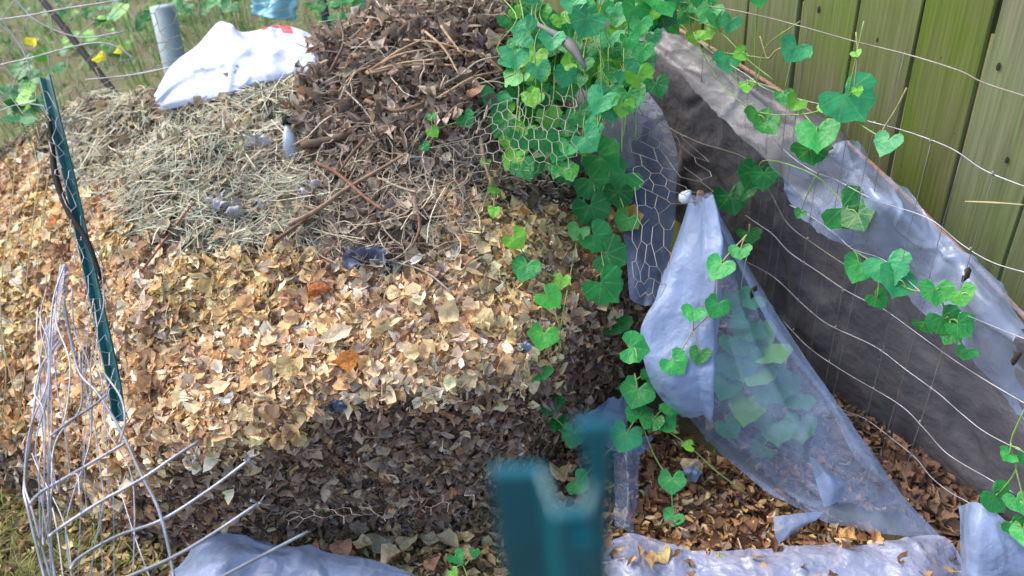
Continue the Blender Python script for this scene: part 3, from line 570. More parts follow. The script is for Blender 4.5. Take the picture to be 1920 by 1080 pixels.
# ------------------------------------------------------------------ vine leaves
def vine_leaf_mesh(k):
    r = np.random.default_rng(300 + k)
    # outline angles from the stalk notch round the five soft lobes; x = towards tip
    out = [(-.30,.12),(-.42,.26),(-.38,.42),(-.22,.52),(-.04,.56),(.12,.50),(.24,.42),(.36,.27),(.47,.12),(.56,0)]
    if k % 3 == 1: out = [(-.30,.10),(-.40,.30),(-.30,.48),(-.12,.54),(.02,.56),(.10,.46),(.22,.42),(.34,.28),(.48,.12),(.60,0)]
    if k % 3 == 2: out = [(-.26,.12),(-.38,.26),(-.36,.46),(-.18,.58),(.02,.60),(.10,.48),(.24,.46),(.36,.32),(.44,.14),(.54,0)]
    out = [(a + r.uniform(-.025, .025), b * r.uniform(.92, 1.06)) for a, b in out]
    ring = out + [(a, -b * r.uniform(.94, 1.04)) for a, b in out[-2::-1]]; n = len(ring)
    cup, dr = r.uniform(-.1, .35), r.uniform(.05, .45)
    def z(x, y): return cup * y * y - dr * x * abs(x) * .6 + .045 * abs(y) + .02 * math.sin(8 * y + k) + .015 * math.sin(11 * x + k)
    V = [(0 - .12, 0, 0)]; T = [1.0]
    for f in (.34, .68, 1.0):
        for j, (a, b) in enumerate(ring):
            xx = -.12 + (a + .12) * f; yy = b * f; V.append((xx, yy, z(xx, yy) + (.012 if j % 3 == 1 and f < 1 else 0)))
    Fs = [(0, 1 + j, 1 + j + 1) for j in range(n - 1)]
    for q_ in range(2):
        for j in range(n - 1): a = 1 + q_ * n + j; Fs.append((a, a + n, a + n + 1, a + 1))
    me = mesh('leaf', V, Fs); me.materials.append(M['green']); return me
VL = [vine_leaf_mesh(k) for k in range(9)]
GR = {'m': S(44,140,66), 'd': S(24,100,42), 'l': S(108,174,54), 'b': S(50,142,88), 'f': S(32,116,50)}
def vine(name, label, leaves, stems, group='vines climbing over the heap and wires', smat='stem', r=.0016):
    base = leaves[0][0]; e = empty(name, base, label, 'vine', group)
    for st in stems:
        mb = MB(); mb.tube(st, r, 5, None, 4); mb.build('stem', M[smat], e)
    for (p, s, sh) in leaves:
        nn_ = nrm(-nrm(p - CAM) * .75 + up * .45 + rng.normal(0, .22, 3)); t = -up * .8 + np.array([.0, -.35, 0]) + rng.normal(0, .38, 3)
        c = np.array(GR[sh][:3]) * random.uniform(.82, 1.2) * (np.array([1.9, 1.12, .7]) if random.random() < .07 else 1); put('leaf', random.choice(VL), p, nn_, t, s * .95 * random.uniform(.84, 1.12), e, c)
def px2m(px, p): return px / FPX * float(np.dot(p - CAM, _F))
def strand(name, label, lv, fn, stem=None, **k):
    L = []
    for (x, y, s, sh) in lv: p = fn(x, y); L.append((p, px2m(s, p), sh))
    stems = []
    for st in (stem if stem is not None else []): stems.append([fn(x, y) + nrm(fn(x, y) - CAM) * .012 for (x, y) in st])
    for (p, s, sh) in L:                # short leaf stalks back to the nearest stem
        if not stems: break
        q_ = min((c for st in stems for c in st), key=lambda c: np.linalg.norm(c - p))
        if np.linalg.norm(q_ - p) < .25: stems.append([p + nrm(p - CAM) * .004, (p + q_) / 2 + up * .008, q_]) 
    vine(name, label, L, stems, **k)
hf = lambda o_: (lambda x, y: hp(x, y, o_, .45))
strand('vine_strand', 'long vine strand hanging down the right shoulder of the heap', [(1130,325,80,'m'),(1165,360,80,'m'),(1112,370,78,'m'),(1110,420,72,'d'),(1085,460,50,'b'),(1118,472,66,'m'),(1145,505,70,'f'),(1132,562,72,'f'),(1155,625,72,'f'),(1188,680,70,'m'),(1160,392,60,'d'),(1175,440,46,'f'),(1105,300,44,'l')],
       lambda x, y: hp(x, y, .07, .45), [[(1130,250),(1145,340),(1120,410),(1125,480),(1140,560),(1160,640),(1195,700)]])
strand('vine_strand', 'thin vine strand trailing over the front of the tan leaves', [(988,525,52,'m'),(1030,580,58,'m'),(1020,652,58,'m'),(1010,716,60,'m'),(1028,772,60,'f'),(1043,806,50,'f'),(1076,832,56,'m'),(1055,548,36,'l'),(968,472,44,'l'),(1085,462,30,'b')],
       lambda x, y: hp(x, y, .06, .1), [[(1085,460),(1070,540),(1052,640),(1048,720),(1035,790),(1080,835)],[(1055,548),(1000,520),(968,472)]])
strand('vine_strand', 'leafy vine end hanging left of the clear sheet down to the chips', [(1195,735,66,'m'),(1200,778,62,'m'),(1172,818,60,'b'),(1225,790,44,'f'),(1258,760,48,'m'),(1225,700,52,'f'),(1250,795,40,'m'),(1292,836,28,'l'),(1260,902,50,'m'),(1262,970,42,'m'),(1085,905,42,'m')],
       lambda x, y: Z(x, y, max(.03, .32 - (y - 700) * .0011)), [[(1190,700),(1200,780),(1225,850),(1255,905),(1262,965)],[(1225,790),(1290,835),(1345,885),(1400,925)]])
strand('vine_strand', 'vine leaves spread over the clear plastic cone', [(1350,500,56,'m'),(1388,470,44,'m'),(1300,586,50,'m'),(1344,574,58,'m'),(1265,680,56,'m'),(1312,664,44,'f')],
       lambda x, y: Z(x, y, .62 - (y - 370) * .0011 + .12), [[(1400,440),(1350,500),(1340,575),(1300,620),(1265,680)]], smat='drystem')
wf = lambda o_: (lambda x, y: on(WIRE, x, y, o_))
strand('vine_strand', 'vine with the largest heart leaves in front of the plank fence', [(1590,186,94,'b'),(1532,250,92,'m'),(1520,285,60,'d'),(1665,266,52,'b'),(1490,92,50,'b'),(1492,192,34,'l'),(1470,180,40,'m'),(1608,170,24,'l'),(1605,100,20,'l'),(1420,215,46,'m'),(1440,235,50,'f'),(1548,200,30,'l')],
       wf(.02), [[(1300,60),(1340,140),(1410,205),(1500,215),(1590,190)],[(1400,150),(1470,175),(1530,240)],[(1665,265),(1610,230),(1590,190),(1605,110),(1620,40)]])
strand('vine_strand', 'vine on the wire in the shade of the grey sheet', [(1412,326,60,'f'),(1432,330,50,'f'),(1370,372,62,'d'),(1400,355,40,'d'),(1588,395,80,'f'),(1610,405,60,'d'),(1405,440,50,'d'),(1500,400,22,'f')],
       wf(.015), [[(1370,370),(1415,325),(1440,300),(1530,330),(1590,390)],[(1405,420),(1400,470)]])
strand('vine_strand', 'shiny pale green vine cluster hanging in front of the right film', [(1612,500,64,'m'),(1665,500,70,'b'),(1680,525,88,'b'),(1645,560,50,'f'),(1755,545,60,'m'),(1800,552,54,'m'),(1735,608,52,'d'),(1770,600,60,'f'),(1800,612,48,'m'),(1812,660,34,'m'),(1782,630,40,'f')],
       wf(.02), [[(1600,470),(1650,500),(1700,540),(1760,550),(1820,560)],[(1760,550),(1780,600),(1812,660)]])
strand('vine_strand', 'vine leaves in the bottom right corner of the wires', [(1892,854,34,'m'),(1866,932,76,'m'),(1908,940,56,'m'),(1918,995,50,'m'),(1900,985,40,'f'),(1925,860,40,'f')],
       wf(.03), [[(1925,760),(1895,830),(1905,880),(1870,930)],[(1905,880),(1925,960)]])
strand('vine_sprout', 'small yellow-green sprouts beside the upright tan stick', [(928,374,30,'l'),(928,416,30,'l'),(912,325,20,'l')], hf(.05), [[(905,290),(915,330),(928,375),(928,415)]])
strand('vine_sprout', 'few young vine leaves at the lower edge of the brush', [(876,244,38,'m'),(815,268,26,'l'),(800,296,20,'m'),(930,205,50,'b'),(812,240,24,'f')], hf(.05), [[(930,205),(876,244),(815,268),(795,300)]])
strand('vine_sprout', 'tiny three leaf seedling on the ground left of the front post', [(855,1045,34,'m'),(890,1035,24,'f'),(850,1072,22,'l')], lambda x, y: Z(x, y, .07), [[(855,1045),(868,1060),(880,1090)],[(890,1035),(872,1060)]])
# the thick mass on the netting at the corner
DENSE = [(945,20),(1000,-30),(1230,-40),(1260,10),(1230,60),(1215,130),(1180,190),(1155,215),(1115,230),(1075,215),(1085,300),(1070,345),(1010,345),(960,320),(925,265),(935,220),(950,150)]
L = []
def massdepth(x, y): h = hp(x, y, 0, .75); return h
tries = 0
while len(L) < 185 and tries < 4000:
    tries += 1; x = random.uniform(930, 1260); y = random.uniform(-40, 350)
    if not inpoly(np.array([x]), np.array([y]), DENSE)[0]: continue
    if inpoly(np.array([x]), np.array([y]), [(1060,150),(1085,140),(1100,240),(1060,240)])[0] and random.random() < .6: continue
    base_d = 2.02 - .12 * (x - 950) / 300 - (y / 350) * .14; p = DP(x, y, base_d + random.uniform(-.10, .12))
    L.append((p, px2m(random.choice((30, 38, 46, 50, 56, 62)) , p), random.choice('mmmbbffdl') if random.random() < .9 else 'l'))
for (x, y, s, sh) in ((1100,40,64,'b'),(1035,75,50,'b'),(1075,10,50,'b'),(1190,20,60,'m'),(1180,75,44,'m'),(1128,186,64,'b'),(1168,198,44,'l'),(1178,140,52,'b'),(1232,160,58,'d'),(1100,262,58,'b'),(1205,95,50,'m'),(985,60,50,'b'),(965,105,60,'b'),(1240,5,60,'m'),(1010,130,56,'b'),(1095,-5,50,'m'),(1200,45,46,'m')): p = DP(x, y, 1.80 - y * .0002); L.append((p, px2m(s, p), sh))
stems = []
for k_ in range(26):
    x0 = random.uniform(950, 1220); y0 = random.uniform(-40, 120); pts = []; d0 = 1.95 - .1 * (x0 - 950) / 300
    for j in range(5): pts.append(DP(x0 + random.gauss(0, 10), y0 + j * random.uniform(35, 55), d0 - j * .02 + random.gauss(0, .02)))
    stems.append(pts)
for a in ([(1125,60),(1128,186),(1122,240)],[(1170,90),(1168,198),(1166,285)],[(1122,200),(1120,262)]): stems.append([DP(x, y, 1.81) for x, y in a])
vine('vine_mass', 'dense green mass of vine leaves over the netting beside the brush', L, stems)
# creeper tangles at the top of the grey sheet
strand('vine_strand', 'light green vine tips and tendrils at the top of the grey sheet', [(1280,25,60,'m'),(1330,20,56,'m'),(1370,42,44,'b'),(1365,112,48,'b'),(1325,60,40,'l'),(1345,35,40,'m'),(1300,70,34,'l'),(1390,100,30,'l'),(1420,-5,50,'m'),(1320,-10,60,'m'),(1300,5,50,'f'),(1260,50,44,'m'),(1275,-5,54,'b'),(1400,160,30,'l')],
       wf(.0), [[(1230,0),(1290,30),(1350,60),(1400,110),(1450,150)],[(1290,10),(1300,70),(1330,110),(1385,150)],[(1260,30),(1330,90),(1440,110)],[(1420,0),(1415,100),(1420,170)],[(1500,40),(1435,90),(1420,160)]])

# ------------------------------------------------------------------ grey sheet along the fence
tarp = empty('grey_sheet', on(TARP, 1600, 600), 'weathered grey plastic sheet hung along the foot of the plank fence', 'sheet')
te = [(1150,-60),(1210,20),(1300,75),(1400,135),(1490,195),(1590,275),(1700,375),(1810,485),(1920,600),(2050,740)]
fo = [(1130,20),(1190,90),(1270,150),(1340,215),(1440,310),(1540,410),(1650,520),(1770,640),(1880,760),(2010,880)]
mi = [(1120,100),(1170,190),(1240,260),(1310,330),(1420,440),(1520,540),(1620,650),(1740,770),(1850,880),(1980,1000)]
bo = [(1120,170),(1150,270),(1220,370),(1300,450),(1400,560),(1490,660),(1590,780),(1700,880),(1830,985),(1950,1100)]
tr = []
tr.append([on(TARP, a, b, -.05) for a, b in te])
tr.append([on(TARP, a * .85 + c * .15, b * .85 + d * .15, .03) for (a, b), (c, d) in zip(te, fo)])
tr.append([on(TARP, a * .5 + c * .5, b * .5 + d * .5, .055) for (a, b), (c, d) in zip(te, fo)])
tr.append([on(TARP, a, b, .085) for a, b in fo]); tr.append([on(TARP, a, b, .045) for a, b in mi]); tr.append([on(TARP, a, b, .0) for a, b in bo])
patch_mesh('sheet_film', Patch(tr), 160, 70, M['tarp'], tarp, fn=lambda P, n, U, V: P + n * (vnoise(P, 5, 0) * .034 + vnoise(P, 12, 4) * .008 + (1 - np.minimum(np.abs(vnoise(P * np.array([1, 1, .45]), 9, 7)), .07) / .07) * .007 - (1 - np.minimum(np.abs(vnoise(P, 5, 9)), .05) / .05) * .009)[:, None], thick=.0015, ragged=.01)
# brown rim along its top edge
mb = MB(); ed = [on(TARP, a, b, -.045) + up * .006 for a, b in te]; mb.tube(ed, .006, 6, None, 3); mb.build('edge_roll', M['stake'], tarp)

# ------------------------------------------------------------------ clear and milky films
def sheet(name, label, rows_, m, nu=60, nv=60, cat='plastic sheet', **k):
    P = [[(p if len(p) == 3 and not isinstance(p, tuple) else Z(*p)) for p in r] for r in rows_]; c = np.mean(np.array(P).reshape(-1, 3), 0)
    o = patch_mesh(name, Patch(P), nu, nv, M[m], None, thick=0, **k); return tag(o, label, cat, 'sheets of plastic film')
def pleat(P, n, U, V):
    A = .020 * (1 - .45 * V); w1 = np.abs(((U * 2.5 + .1 * np.sin(V * 5) + .35) % 1) - .5) * 2; w2 = np.abs(((U * 6.5 + .25 * np.sin(V * 7 + 1)) % 1) - .5) * 2
    e = np.minimum(1, 6 * np.minimum(U, 1 - U)); q_ = 1 - np.minimum(np.abs(vnoise(P, 6, 3)), .07) / .07; q2 = 1 - np.minimum(np.abs(vnoise(P, 15, 5)), .06) / .06
    return P + n * ((w1 ** 1.5 * A + w2 ** 2 * .006 * (1 - V)) * e + q_ * .007 + q2 * .0025 + vnoise(P, 4, 1) * .03 * V)[:, None]
def flapfold(P, n, U, V):
    w1 = np.clip((U - .72) / .12, 0, 1); w1 = w1 * (1 - np.clip((U - .86) / .14, 0, 1)) * 2
    q_ = 1 - np.minimum(np.abs(vnoise(P, 7, 3)), .06) / .06
    return P + n * (w1 * .012 + .010 * np.sin(U * 9 + 2 * V) * (1 - V) + q_ * .003 + vnoise(P, 5, 1) * .02 * V)[:, None]
def crease(P, n, U, V):
    r = 0
    for sc, a, sd in ((5, .010, 3), (11, .006, 5), (23, .0025, 8)): r = r + a * (1 - np.minimum(np.abs(vnoise(P, sc, sd)), .08) / .08)
    return P + n * (r + vnoise(P, 4, 1) * .025)[:, None]
sheet('plastic_sheet', 'clear plastic sheet draped like a cone from a stake beside the grey sheet', [
 [(1300,372,.62),(1312,370,.635),(1318,369,.64),(1325,370,.635),(1332,372,.62)],
 [(1268,470,.53),(1310,465,.56),(1340,463,.575),(1362,466,.555),(1385,470,.54)],
 [(1235,560,.46),(1300,560,.48),(1350,560,.50),(1400,562,.475),(1440,566,.455)],
 [(1208,620,.40),(1290,630,.39),(1370,640,.41),(1440,650,.39),(1502,660,.375)],
 [(1235,715,.28),(1320,735,.28),(1410,750,.30),(1495,757,.285),(1572,760,.28)],
 [(1295,790,.17),(1380,820,.17),(1470,840,.20),(1560,855,.19),(1640,860,.19)],
 [(1350,850,.09),(1440,890,.09),(1540,915,.12),(1625,930,.11),(1702,940,.11)],
 [(1440,925,.05),(1530,965,.05),(1610,990,.06),(1690,1005,.06),(1768,1012,.05)]], 'clear', 90, 110, fn=pleat, seed=2)
cone = bpy.data.objects['plastic_sheet']
el = [(1328,372,.645),(1366,460,.575),(1412,553,.50),(1466,648,.41),(1545,748,.305),(1602,854,.21),(1678,936,.125),(1735,1004,.065)]; er = [(1333,372,.63),(1387,470,.55),(1442,566,.47),(1504,660,.385),(1574,760,.29),(1642,860,.20),(1704,940,.12),(1768,1011,.06)]
glint = [[Z(*(np.array(a) * (1 - f) + np.array(b) * f)) + nrm(CAM - Z(*a)) * (.012 * math.sin(f * 3.1)) for f in (0, .5, 1)] for a, b in zip(el, er)]
patch_mesh('highlight_strip', Patch(glint), 14, 90, M['clear'], cone, disp=.006, dscale=9, disp2=.003)  # added film layer, stands in for the bright highlight along the fold
sheet('plastic_sheet', 'milky folded flap hanging from the same stake left of the clear cone', [
 [(1296,374,.625),(1305,372,.64),(1314,371,.645),(1324,374,.64)],
 [(1262,470,.55),(1290,466,.58),(1320,464,.60),(1346,470,.585)],
 [(1230,560,.475),(1265,558,.495),(1310,556,.505),(1356,562,.50)],
 [(1203,620,.42),(1240,628,.425),(1300,635,.43),(1348,645,.41)],
 [(1212,680,.36),(1250,695,.37),(1300,705,.37),(1342,710,.35)],
 [(1245,745,.28),(1275,760,.29),(1310,765,.285),(1336,766,.27)],
 [(1280,782,.22),(1298,784,.225),(1318,778,.225),(1334,770,.22)]], 'milk', 60, 80, fn=flapfold, ragged=.03, seed=5)
sheet('plastic_sheet', 'small pale triangular film flap lying on the clear sheet', [[(1516,856,.17),(1530,862,.18),(1545,870,.17)],[(1530,905,.14),(1560,905,.16),(1590,908,.14)],[(1545,950,.10),(1562,945,.11),(1585,930,.11)]], 'milk', 20, 20, disp=.006, dscale=12)
sheet('plastic_sheet', 'pale film flap on the chips at the near edge of the clear sheet', [[(1450,968,.06),(1500,962,.07),(1545,960,.06)],[(1452,995,.05),(1490,985,.06),(1530,975,.06)],[(1455,1022,.03),(1475,1010,.04),(1500,990,.04)]], 'milk', 20, 20, disp=.006, dscale=12)
rt = [(1540,285),(1585,262),(1622,270),(1650,318),(1690,345),(1760,425),(1830,500),(1925,590)]
rbm = [(1455,310),(1490,395),(1550,445),(1620,475),(1700,550),(1785,635),(1855,715),(1925,800)]
rows_ = [[on(TARP, a, b, .03 + .05 * math.sin(i * 1.3 + 1)) for i, (a, b) in enumerate(rt)]]
for f in (.25, .5, .75, 1): rows_.append([on(TARP, a * (1 - f) + c * f, b * (1 - f) + d * f, .12 + .03 * math.sin(i * 2 + f * 4)) for i, ((a, b), (c, d)) in enumerate(zip(rt, rbm))])
o = patch_mesh('plastic_sheet', Patch(rows_), 130, 60, M['milk'], None, fn=crease, ragged=.05, seed=4); o.data.materials[0] = M['milk2']
tag(o, 'torn pale blue film draped over the top of the grey sheet at the fence', 'plastic sheet', 'sheets of plastic film')
ub = [(1235,42),(1300,85),(1400,150),(1490,215),(1570,290),(1640,340)]; ul = [(1262,120),(1310,180),(1370,240),(1440,310),(1500,370),(1560,420)]
rows_ = [[on(TARP, a * (1 - f) + c * f, b * (1 - f) + d * f, (.02, .075, .10, .115)[j] + .012 * math.sin(i * 1.9 + j)) for i, ((a, b), (c, d)) in enumerate(zip(ub, ul))] for j, f in enumerate((0, .33, .66, 1))]
M['lit_film'] = mat('lit_band_film', col=S(178, 176, 178), rough=.35, var=.2, scale=7, bump=.6, bscale=12, bdist=.02, alpha=.34, spec=.6)  # pale film added so the upper band of the grey sheet looks lit
tag(patch_mesh('plastic_sheet', Patch(rows_), 110, 40, M['lit_film'], None, fn=crease, ragged=.08), 'pale see-through film added for the lit upper end of the grey sheet', 'plastic sheet', 'sheets of plastic film')
sheet('plastic_sheet', 'bluish film sheet at the lower edge left of the front post', [[(325,1075,.05),(400,1008,.10),(480,1012,.10),(600,1036,.08),(700,1055,.07),(800,1090,.04)],[(315,1110,.05),(400,1060,.13),(480,1060,.12),(600,1075,.10),(700,1095,.09),(800,1130,.05)],[(300,1200,.03),(400,1180,.08),(480,1180,.07),(600,1190,.06),(700,1200,.05),(800,1210,.04)]], 'milk', 100, 50, fn=crease)
sheet('plastic_sheet', 'crumpled film sheet along the bottom right of the ground', [[(1120,1030,.04),(1180,1005,.05),(1230,1015,.05),(1290,1032,.05),(1400,1030,.06),(1520,1024,.05),(1640,1022,.06),(1760,1008,.07),(1815,1075,.04)],
 [(1110,1070,.04),(1180,1050,.06),(1230,1055,.05),(1290,1062,.05),(1400,1060,.07),(1520,1055,.08),(1640,1050,.08),(1740,1045,.08),(1800,1100,.04)],
 [(1100,1180,.03),(1180,1170,.05),(1230,1170,.05),(1290,1170,.05),(1400,1170,.05),(1520,1170,.05),(1640,1170,.06),(1720,1170,.06),(1800,1180,.04)]], 'floorfilm', 160, 60, fn=crease)
sheet('plastic_sheet', 'upright pale film flap in the lower right corner below the vine', [[(1802,950,.16),(1832,944,.22),(1860,960,.22),(1900,995,.2),(1940,1030,.18)],[(1805,1010,.12),(1826,1000,.19),(1860,1020,.19),(1900,1050,.17),(1940,1080,.15)],[(1808,1090,.05),(1822,1090,.12),(1860,1100,.12),(1900,1120,.1),(1940,1140,.09)]], 'milk', 30, 36, disp=.008, dscale=8, disp2=.003)
sheet('plastic_sheet', 'shredded whitish film around the vine end behind the front post', [[(1065,785,.12),(1110,770,.13),(1160,740,.16),(1190,740,.14)],[(1070,805,.09),(1115,800,.12),(1150,790,.12),(1180,790,.1)],[(1090,820,.06),(1120,830,.08),(1150,850,.07),(1185,860,.05)]], 'milk', 60, 60, disp=.022, dscale=10, disp2=.008, ragged=.15)
sheet('plastic_sheet', 'strip of clear film standing right of the front post', [[(1150,850,.1),(1175,835,.12),(1200,850,.1)],[(1150,920,.06),(1178,920,.09),(1195,930,.06)],[(1150,985,.04),(1170,990,.06),(1190,1000,.04)]], 'clear', 20, 40, disp=.014, dscale=7, disp2=.003)
scrap(1300, 885, .05, 'lilac film scrap on the chips beside a pale leaf', 'milk', seed=9, hpf=lambda x, y: Z(x, y, .06))
scrap(1205, 835, .05, 'pale film scrap between vine leaves behind the front post', 'milk', seed=10, hpf=lambda x, y: Z(x, y, .08))
strand('vine_strand', 'vine leaves showing green through the clear plastic cone', [(x, y, s_, c_) for (x, y, s_, c_) in ((1400,610,70,'m'),(1440,650,84,'l'),(1385,680,80,'b'),(1450,720,90,'m'),(1400,760,84,'l'),(1490,740,70,'m'),(1460,800,80,'b'),(1380,640,60,'m'),(1500,800,60,'l'),(1480,875,84,'b'),(1490,910,50,'m'),(1420,700,70,'l'),(1360,720,70,'m'),(1375,560,50,'b'),(1430,840,60,'f'),(1365,800,60,'b'),(1410,560,44,'m'))],
       lambda x, y: Z(x, y, .62 - (y - 370) * .0011 - .07), [[(1400,480),(1390,560),(1420,650),(1440,760),(1480,900)],[(1420,650),(1380,720),(1370,800)]])
# dark sheet between heap and clear cone
dk = [[(1040,120,.80),(1100,135,.80),(1150,145,.79),(1205,165,.78),(1240,205,.75)],[(1045,200,.74),(1110,210,.73),(1170,225,.72),(1230,240,.71),(1268,280,.68)],[(1055,290,.67),(1115,300,.66),(1180,310,.65),(1235,325,.62),(1268,350,.60)],[(1150,380,.57),(1180,385,.56),(1205,390,.56),(1235,400,.55),(1266,410,.54)],[(1172,470,.50),(1195,480,.49),(1215,485,.48),(1232,490,.47),(1252,495,.46)],[(1180,560,.42),(1192,570,.41),(1205,575,.40),(1218,575,.4),(1230,570,.4)]]
dk = [[DP(a, b, float(np.dot(Z(a, b, c) - CAM, _F)) + (.06, .05, .02, -.02, -.05, -.05)[k_]) for (a, b, c) in r] for k_, r in enumerate(dk)]
o = patch_mesh('dark_sheet', Patch(dk), 60, 80, M['darkfilm'], None, disp=.012, dscale=6, disp2=.005); tag(o, 'dark blue-grey film sheet behind the hexagon netting beside the heap', 'plastic sheet', 'sheets of plastic film')
# clear film behind the brush, top
sheet('plastic_sheet', 'dull clear film pulled up behind the top of the brush', [[(650,20,.95),(720,-10,1.0),(800,-20,1.02),(880,-20,1.0)],[(655,60,.85),(720,40,.9),(800,30,.9),(880,40,.88)]], 'clear', 30, 20, disp=.02, dscale=8, disp2=.008)
# stake and foam cap
st = empty('wooden_stake', Z(1312, 372, .61) * np.array([1, 1, 0]), 'short brown wooden stake holding up the clear plastic cone', 'stake')
p0 = Z(1312, 376, .60); mb = MB(); mb.tube([[p0[0], p0[1], 0], [p0[0], p0[1], .3], [p0[0], p0[1], .60], [p0[0], p0[1], .625]], [.011, .011, .011, .008], 8); mb.build('shaft', M['stake'], st)
p1 = Z(1286, 370, .63); mb = MB(); a = np.linspace(0, np.pi, 8)
mb.tube([p1 + np.array([.003 * math.sin(t * 3), 0, (-.016 * math.cos(t))]) for t in a], [max(.001, .015 * math.sin(t) ** .6 * (1 + .1 * math.sin(5 * t))) for t in a], 10)
o = mb.build('foam_lump', M['styro']); tag(o, 'small white foam lump beside the top of the wooden stake', 'foam lump')

# ------------------------------------------------------------------ netting and wires
def hexnet(pt, W, Hh, cell, r, name, m, parent, u0=0, u1=1, jit=.1, seed=0, drop=0.0, tw=.35):
    a = cell / math.sqrt(3); rs = np.random.default_rng(seed); pts = {}; segs = set()
    nx = int(W / cell) + 1; ny = int(Hh / (1.5 * a)) + 1
    def key(x, y): return (round(x, 4), round(y, 4))
    for j in range(ny):
        for i in range(nx):
            cx = (i + (.5 if j % 2 else 0)) * cell; cy = j * 1.5 * a
            cor = [key(cx + a * math.cos(math.pi / 6 + k * math.pi / 3), cy + a * math.sin(math.pi / 6 + k * math.pi / 3)) for k in range(6)]
            for k in range(6): segs.add(tuple(sorted((cor[k], cor[(k + 1) % 6]))))
    ks = sorted({p for s in segs for p in s}); A = np.array(ks); U = A[:, 0] / W; V = A[:, 1] / Hh; okk = (U >= 0) & (U <= 1) & (V >= 0) & (V <= 1)
    P = pt(np.clip(U + rs.normal(0, jit * cell / W, len(U)), 0, 1), np.clip(V + rs.normal(0, jit * cell / Hh, len(V)), 0, 1)); idx = {k: i for i, k in enumerate(ks)}
    S_ = [(idx[a_], idx[b_]) for a_, b_ in segs if okk[idx[a_]] and okk[idx[b_]] and rs.random() > drop]
    A_ = P[[s[0] for s in S_]]; B_ = P[[s[1] for s in S_]]; d = B_ - A_; d /= np.linalg.norm(d, axis=1)[:, None] + 1e-9
    ref = np.where(np.abs(d[:, 2:3]) < .8, np.array([[0, 0, 1.]]), np.array([[1., 0, 0]])); u = np.cross(d, ref); u /= np.linalg.norm(u, axis=1)[:, None]; v = np.cross(d, u)
    # upright sides are two wires twisted together: thicker
    kk = np.array([1.0 + tw * (abs(ks[s[0]][0] - ks[s[1]][0]) < 1e-6) for s in S_])[:, None] * r; V8 = []
    for E in (A_ - d * r * .4, B_ + d * r * .4):
        for c, s in ((1, 0), (0, 1), (-1, 0), (0, -1)): V8.append(E + (u * c + v * s) * kk)
    V8 = np.stack(V8, 1).reshape(-1, 3); base = np.arange(len(S_)) * 8
    F4 = np.concatenate([np.stack([base + k, base + (k + 1) % 4, base + 4 + (k + 1) % 4, base + 4 + k], 1) for k in range(4)])
    return obj(name, mesh(name, V8, F4), m, parent)
def netthing(label, rows_, W, Hh, cell, r, m='wiredull', seed=0, drop=0, jit=.1, name='hexagon_netting'):
    c = np.array(rows_)[0][0]; e = empty(name, c, label, 'wire netting', 'pieces of hexagon wire netting')
    hexnet(Patch(rows_), W, Hh, cell, r, 'netting', M[m], e, seed=seed, drop=drop, jit=jit); return e
# over the vine mass edge
netthing('hexagon netting bent over the vine leaves beside the brush', [[hp(880,250,.07),DP(940,185,1.85),DP(1000,165,1.8),DP(1080,170,1.76)],[hp(870,300,.07),DP(940,245,1.80),DP(1005,240,1.75),DP(1085,250,1.72)],[hp(880,345,.06),DP(945,310,1.76),DP(1005,315,1.71),DP(1075,330,1.68)],[hp(900,370,.02),hp(950,365,.03),hp(1005,370,.03),hp(1060,375,.03)]], .36, .33, .036, .0009, seed=1, drop=.06)
netthing('hexagon netting hanging over the dark film sheet', [[DP(1165,185,1.9),DP(1200,185,1.9),DP(1245,215,1.88),DP(1300,270,1.85)],[DP(1175,235,1.86),DP(1225,250,1.84),DP(1275,285,1.82),DP(1345,320,1.8)],[DP(1185,300,1.82),DP(1230,315,1.78),DP(1275,340,1.76),DP(1345,365,1.75)],[DP(1188,365,1.72),DP(1215,375,1.71),DP(1240,385,1.70),DP(1275,400,1.69)],[DP(1185,480,1.62),DP(1205,485,1.61),DP(1230,490,1.60),DP(1258,500,1.60)],[DP(1190,560,1.60),DP(1205,570,1.60),DP(1222,575,1.59),DP(1240,575,1.59)]], .14, .50, .038, .0007, 'wiredull', 2, .05, .12)
netthing('hexagon netting around the dark front of the heap', [[hp(430,880,.035),hp(520,890,.035),hp(640,890,.035),hp(760,880,.03),hp(900,850,.03)],[hp(430,930,.035),hp(520,945,.04),hp(640,950,.035),hp(760,930,.03),hp(900,900,.03)],[hp(430,985,.035),hp(520,1000,.035),hp(640,1000,.03),hp(760,985,.03),hp(900,960,.02)]], .6, .2, .036, .0006, 'wiredull', 3, .12)
netthing('hexagon netting at the lower left corner of the heap', [[hp(240,880,.04),hp(340,890,.04),hp(430,880,.03)],[hp(235,930,.05),hp(340,940,.04),hp(430,940,.03)],[hp(230,990,.05),hp(340,1000,.04),hp(430,990,.03)]], .26, .17, .036, .0010, 'wire', 4, .05)
# netting in front of tan leaves on far left
netthing('loose hexagon netting left of the leaning green post', [[DP(-60,150,1.95),DP(0,140,1.95),DP(60,150,1.95),DP(110,170,1.95)],[DP(-60,300,1.8),DP(0,300,1.8),DP(60,310,1.8),DP(120,330,1.8)],[DP(-60,480,1.65),DP(0,480,1.65),DP(70,500,1.65),DP(140,520,1.68)],[DP(-60,640,1.55),DP(10,650,1.55),DP(90,660,1.55),DP(175,680,1.6)]], .22, .75, .05, .0008, 'wiredull', 5, .45, .25)
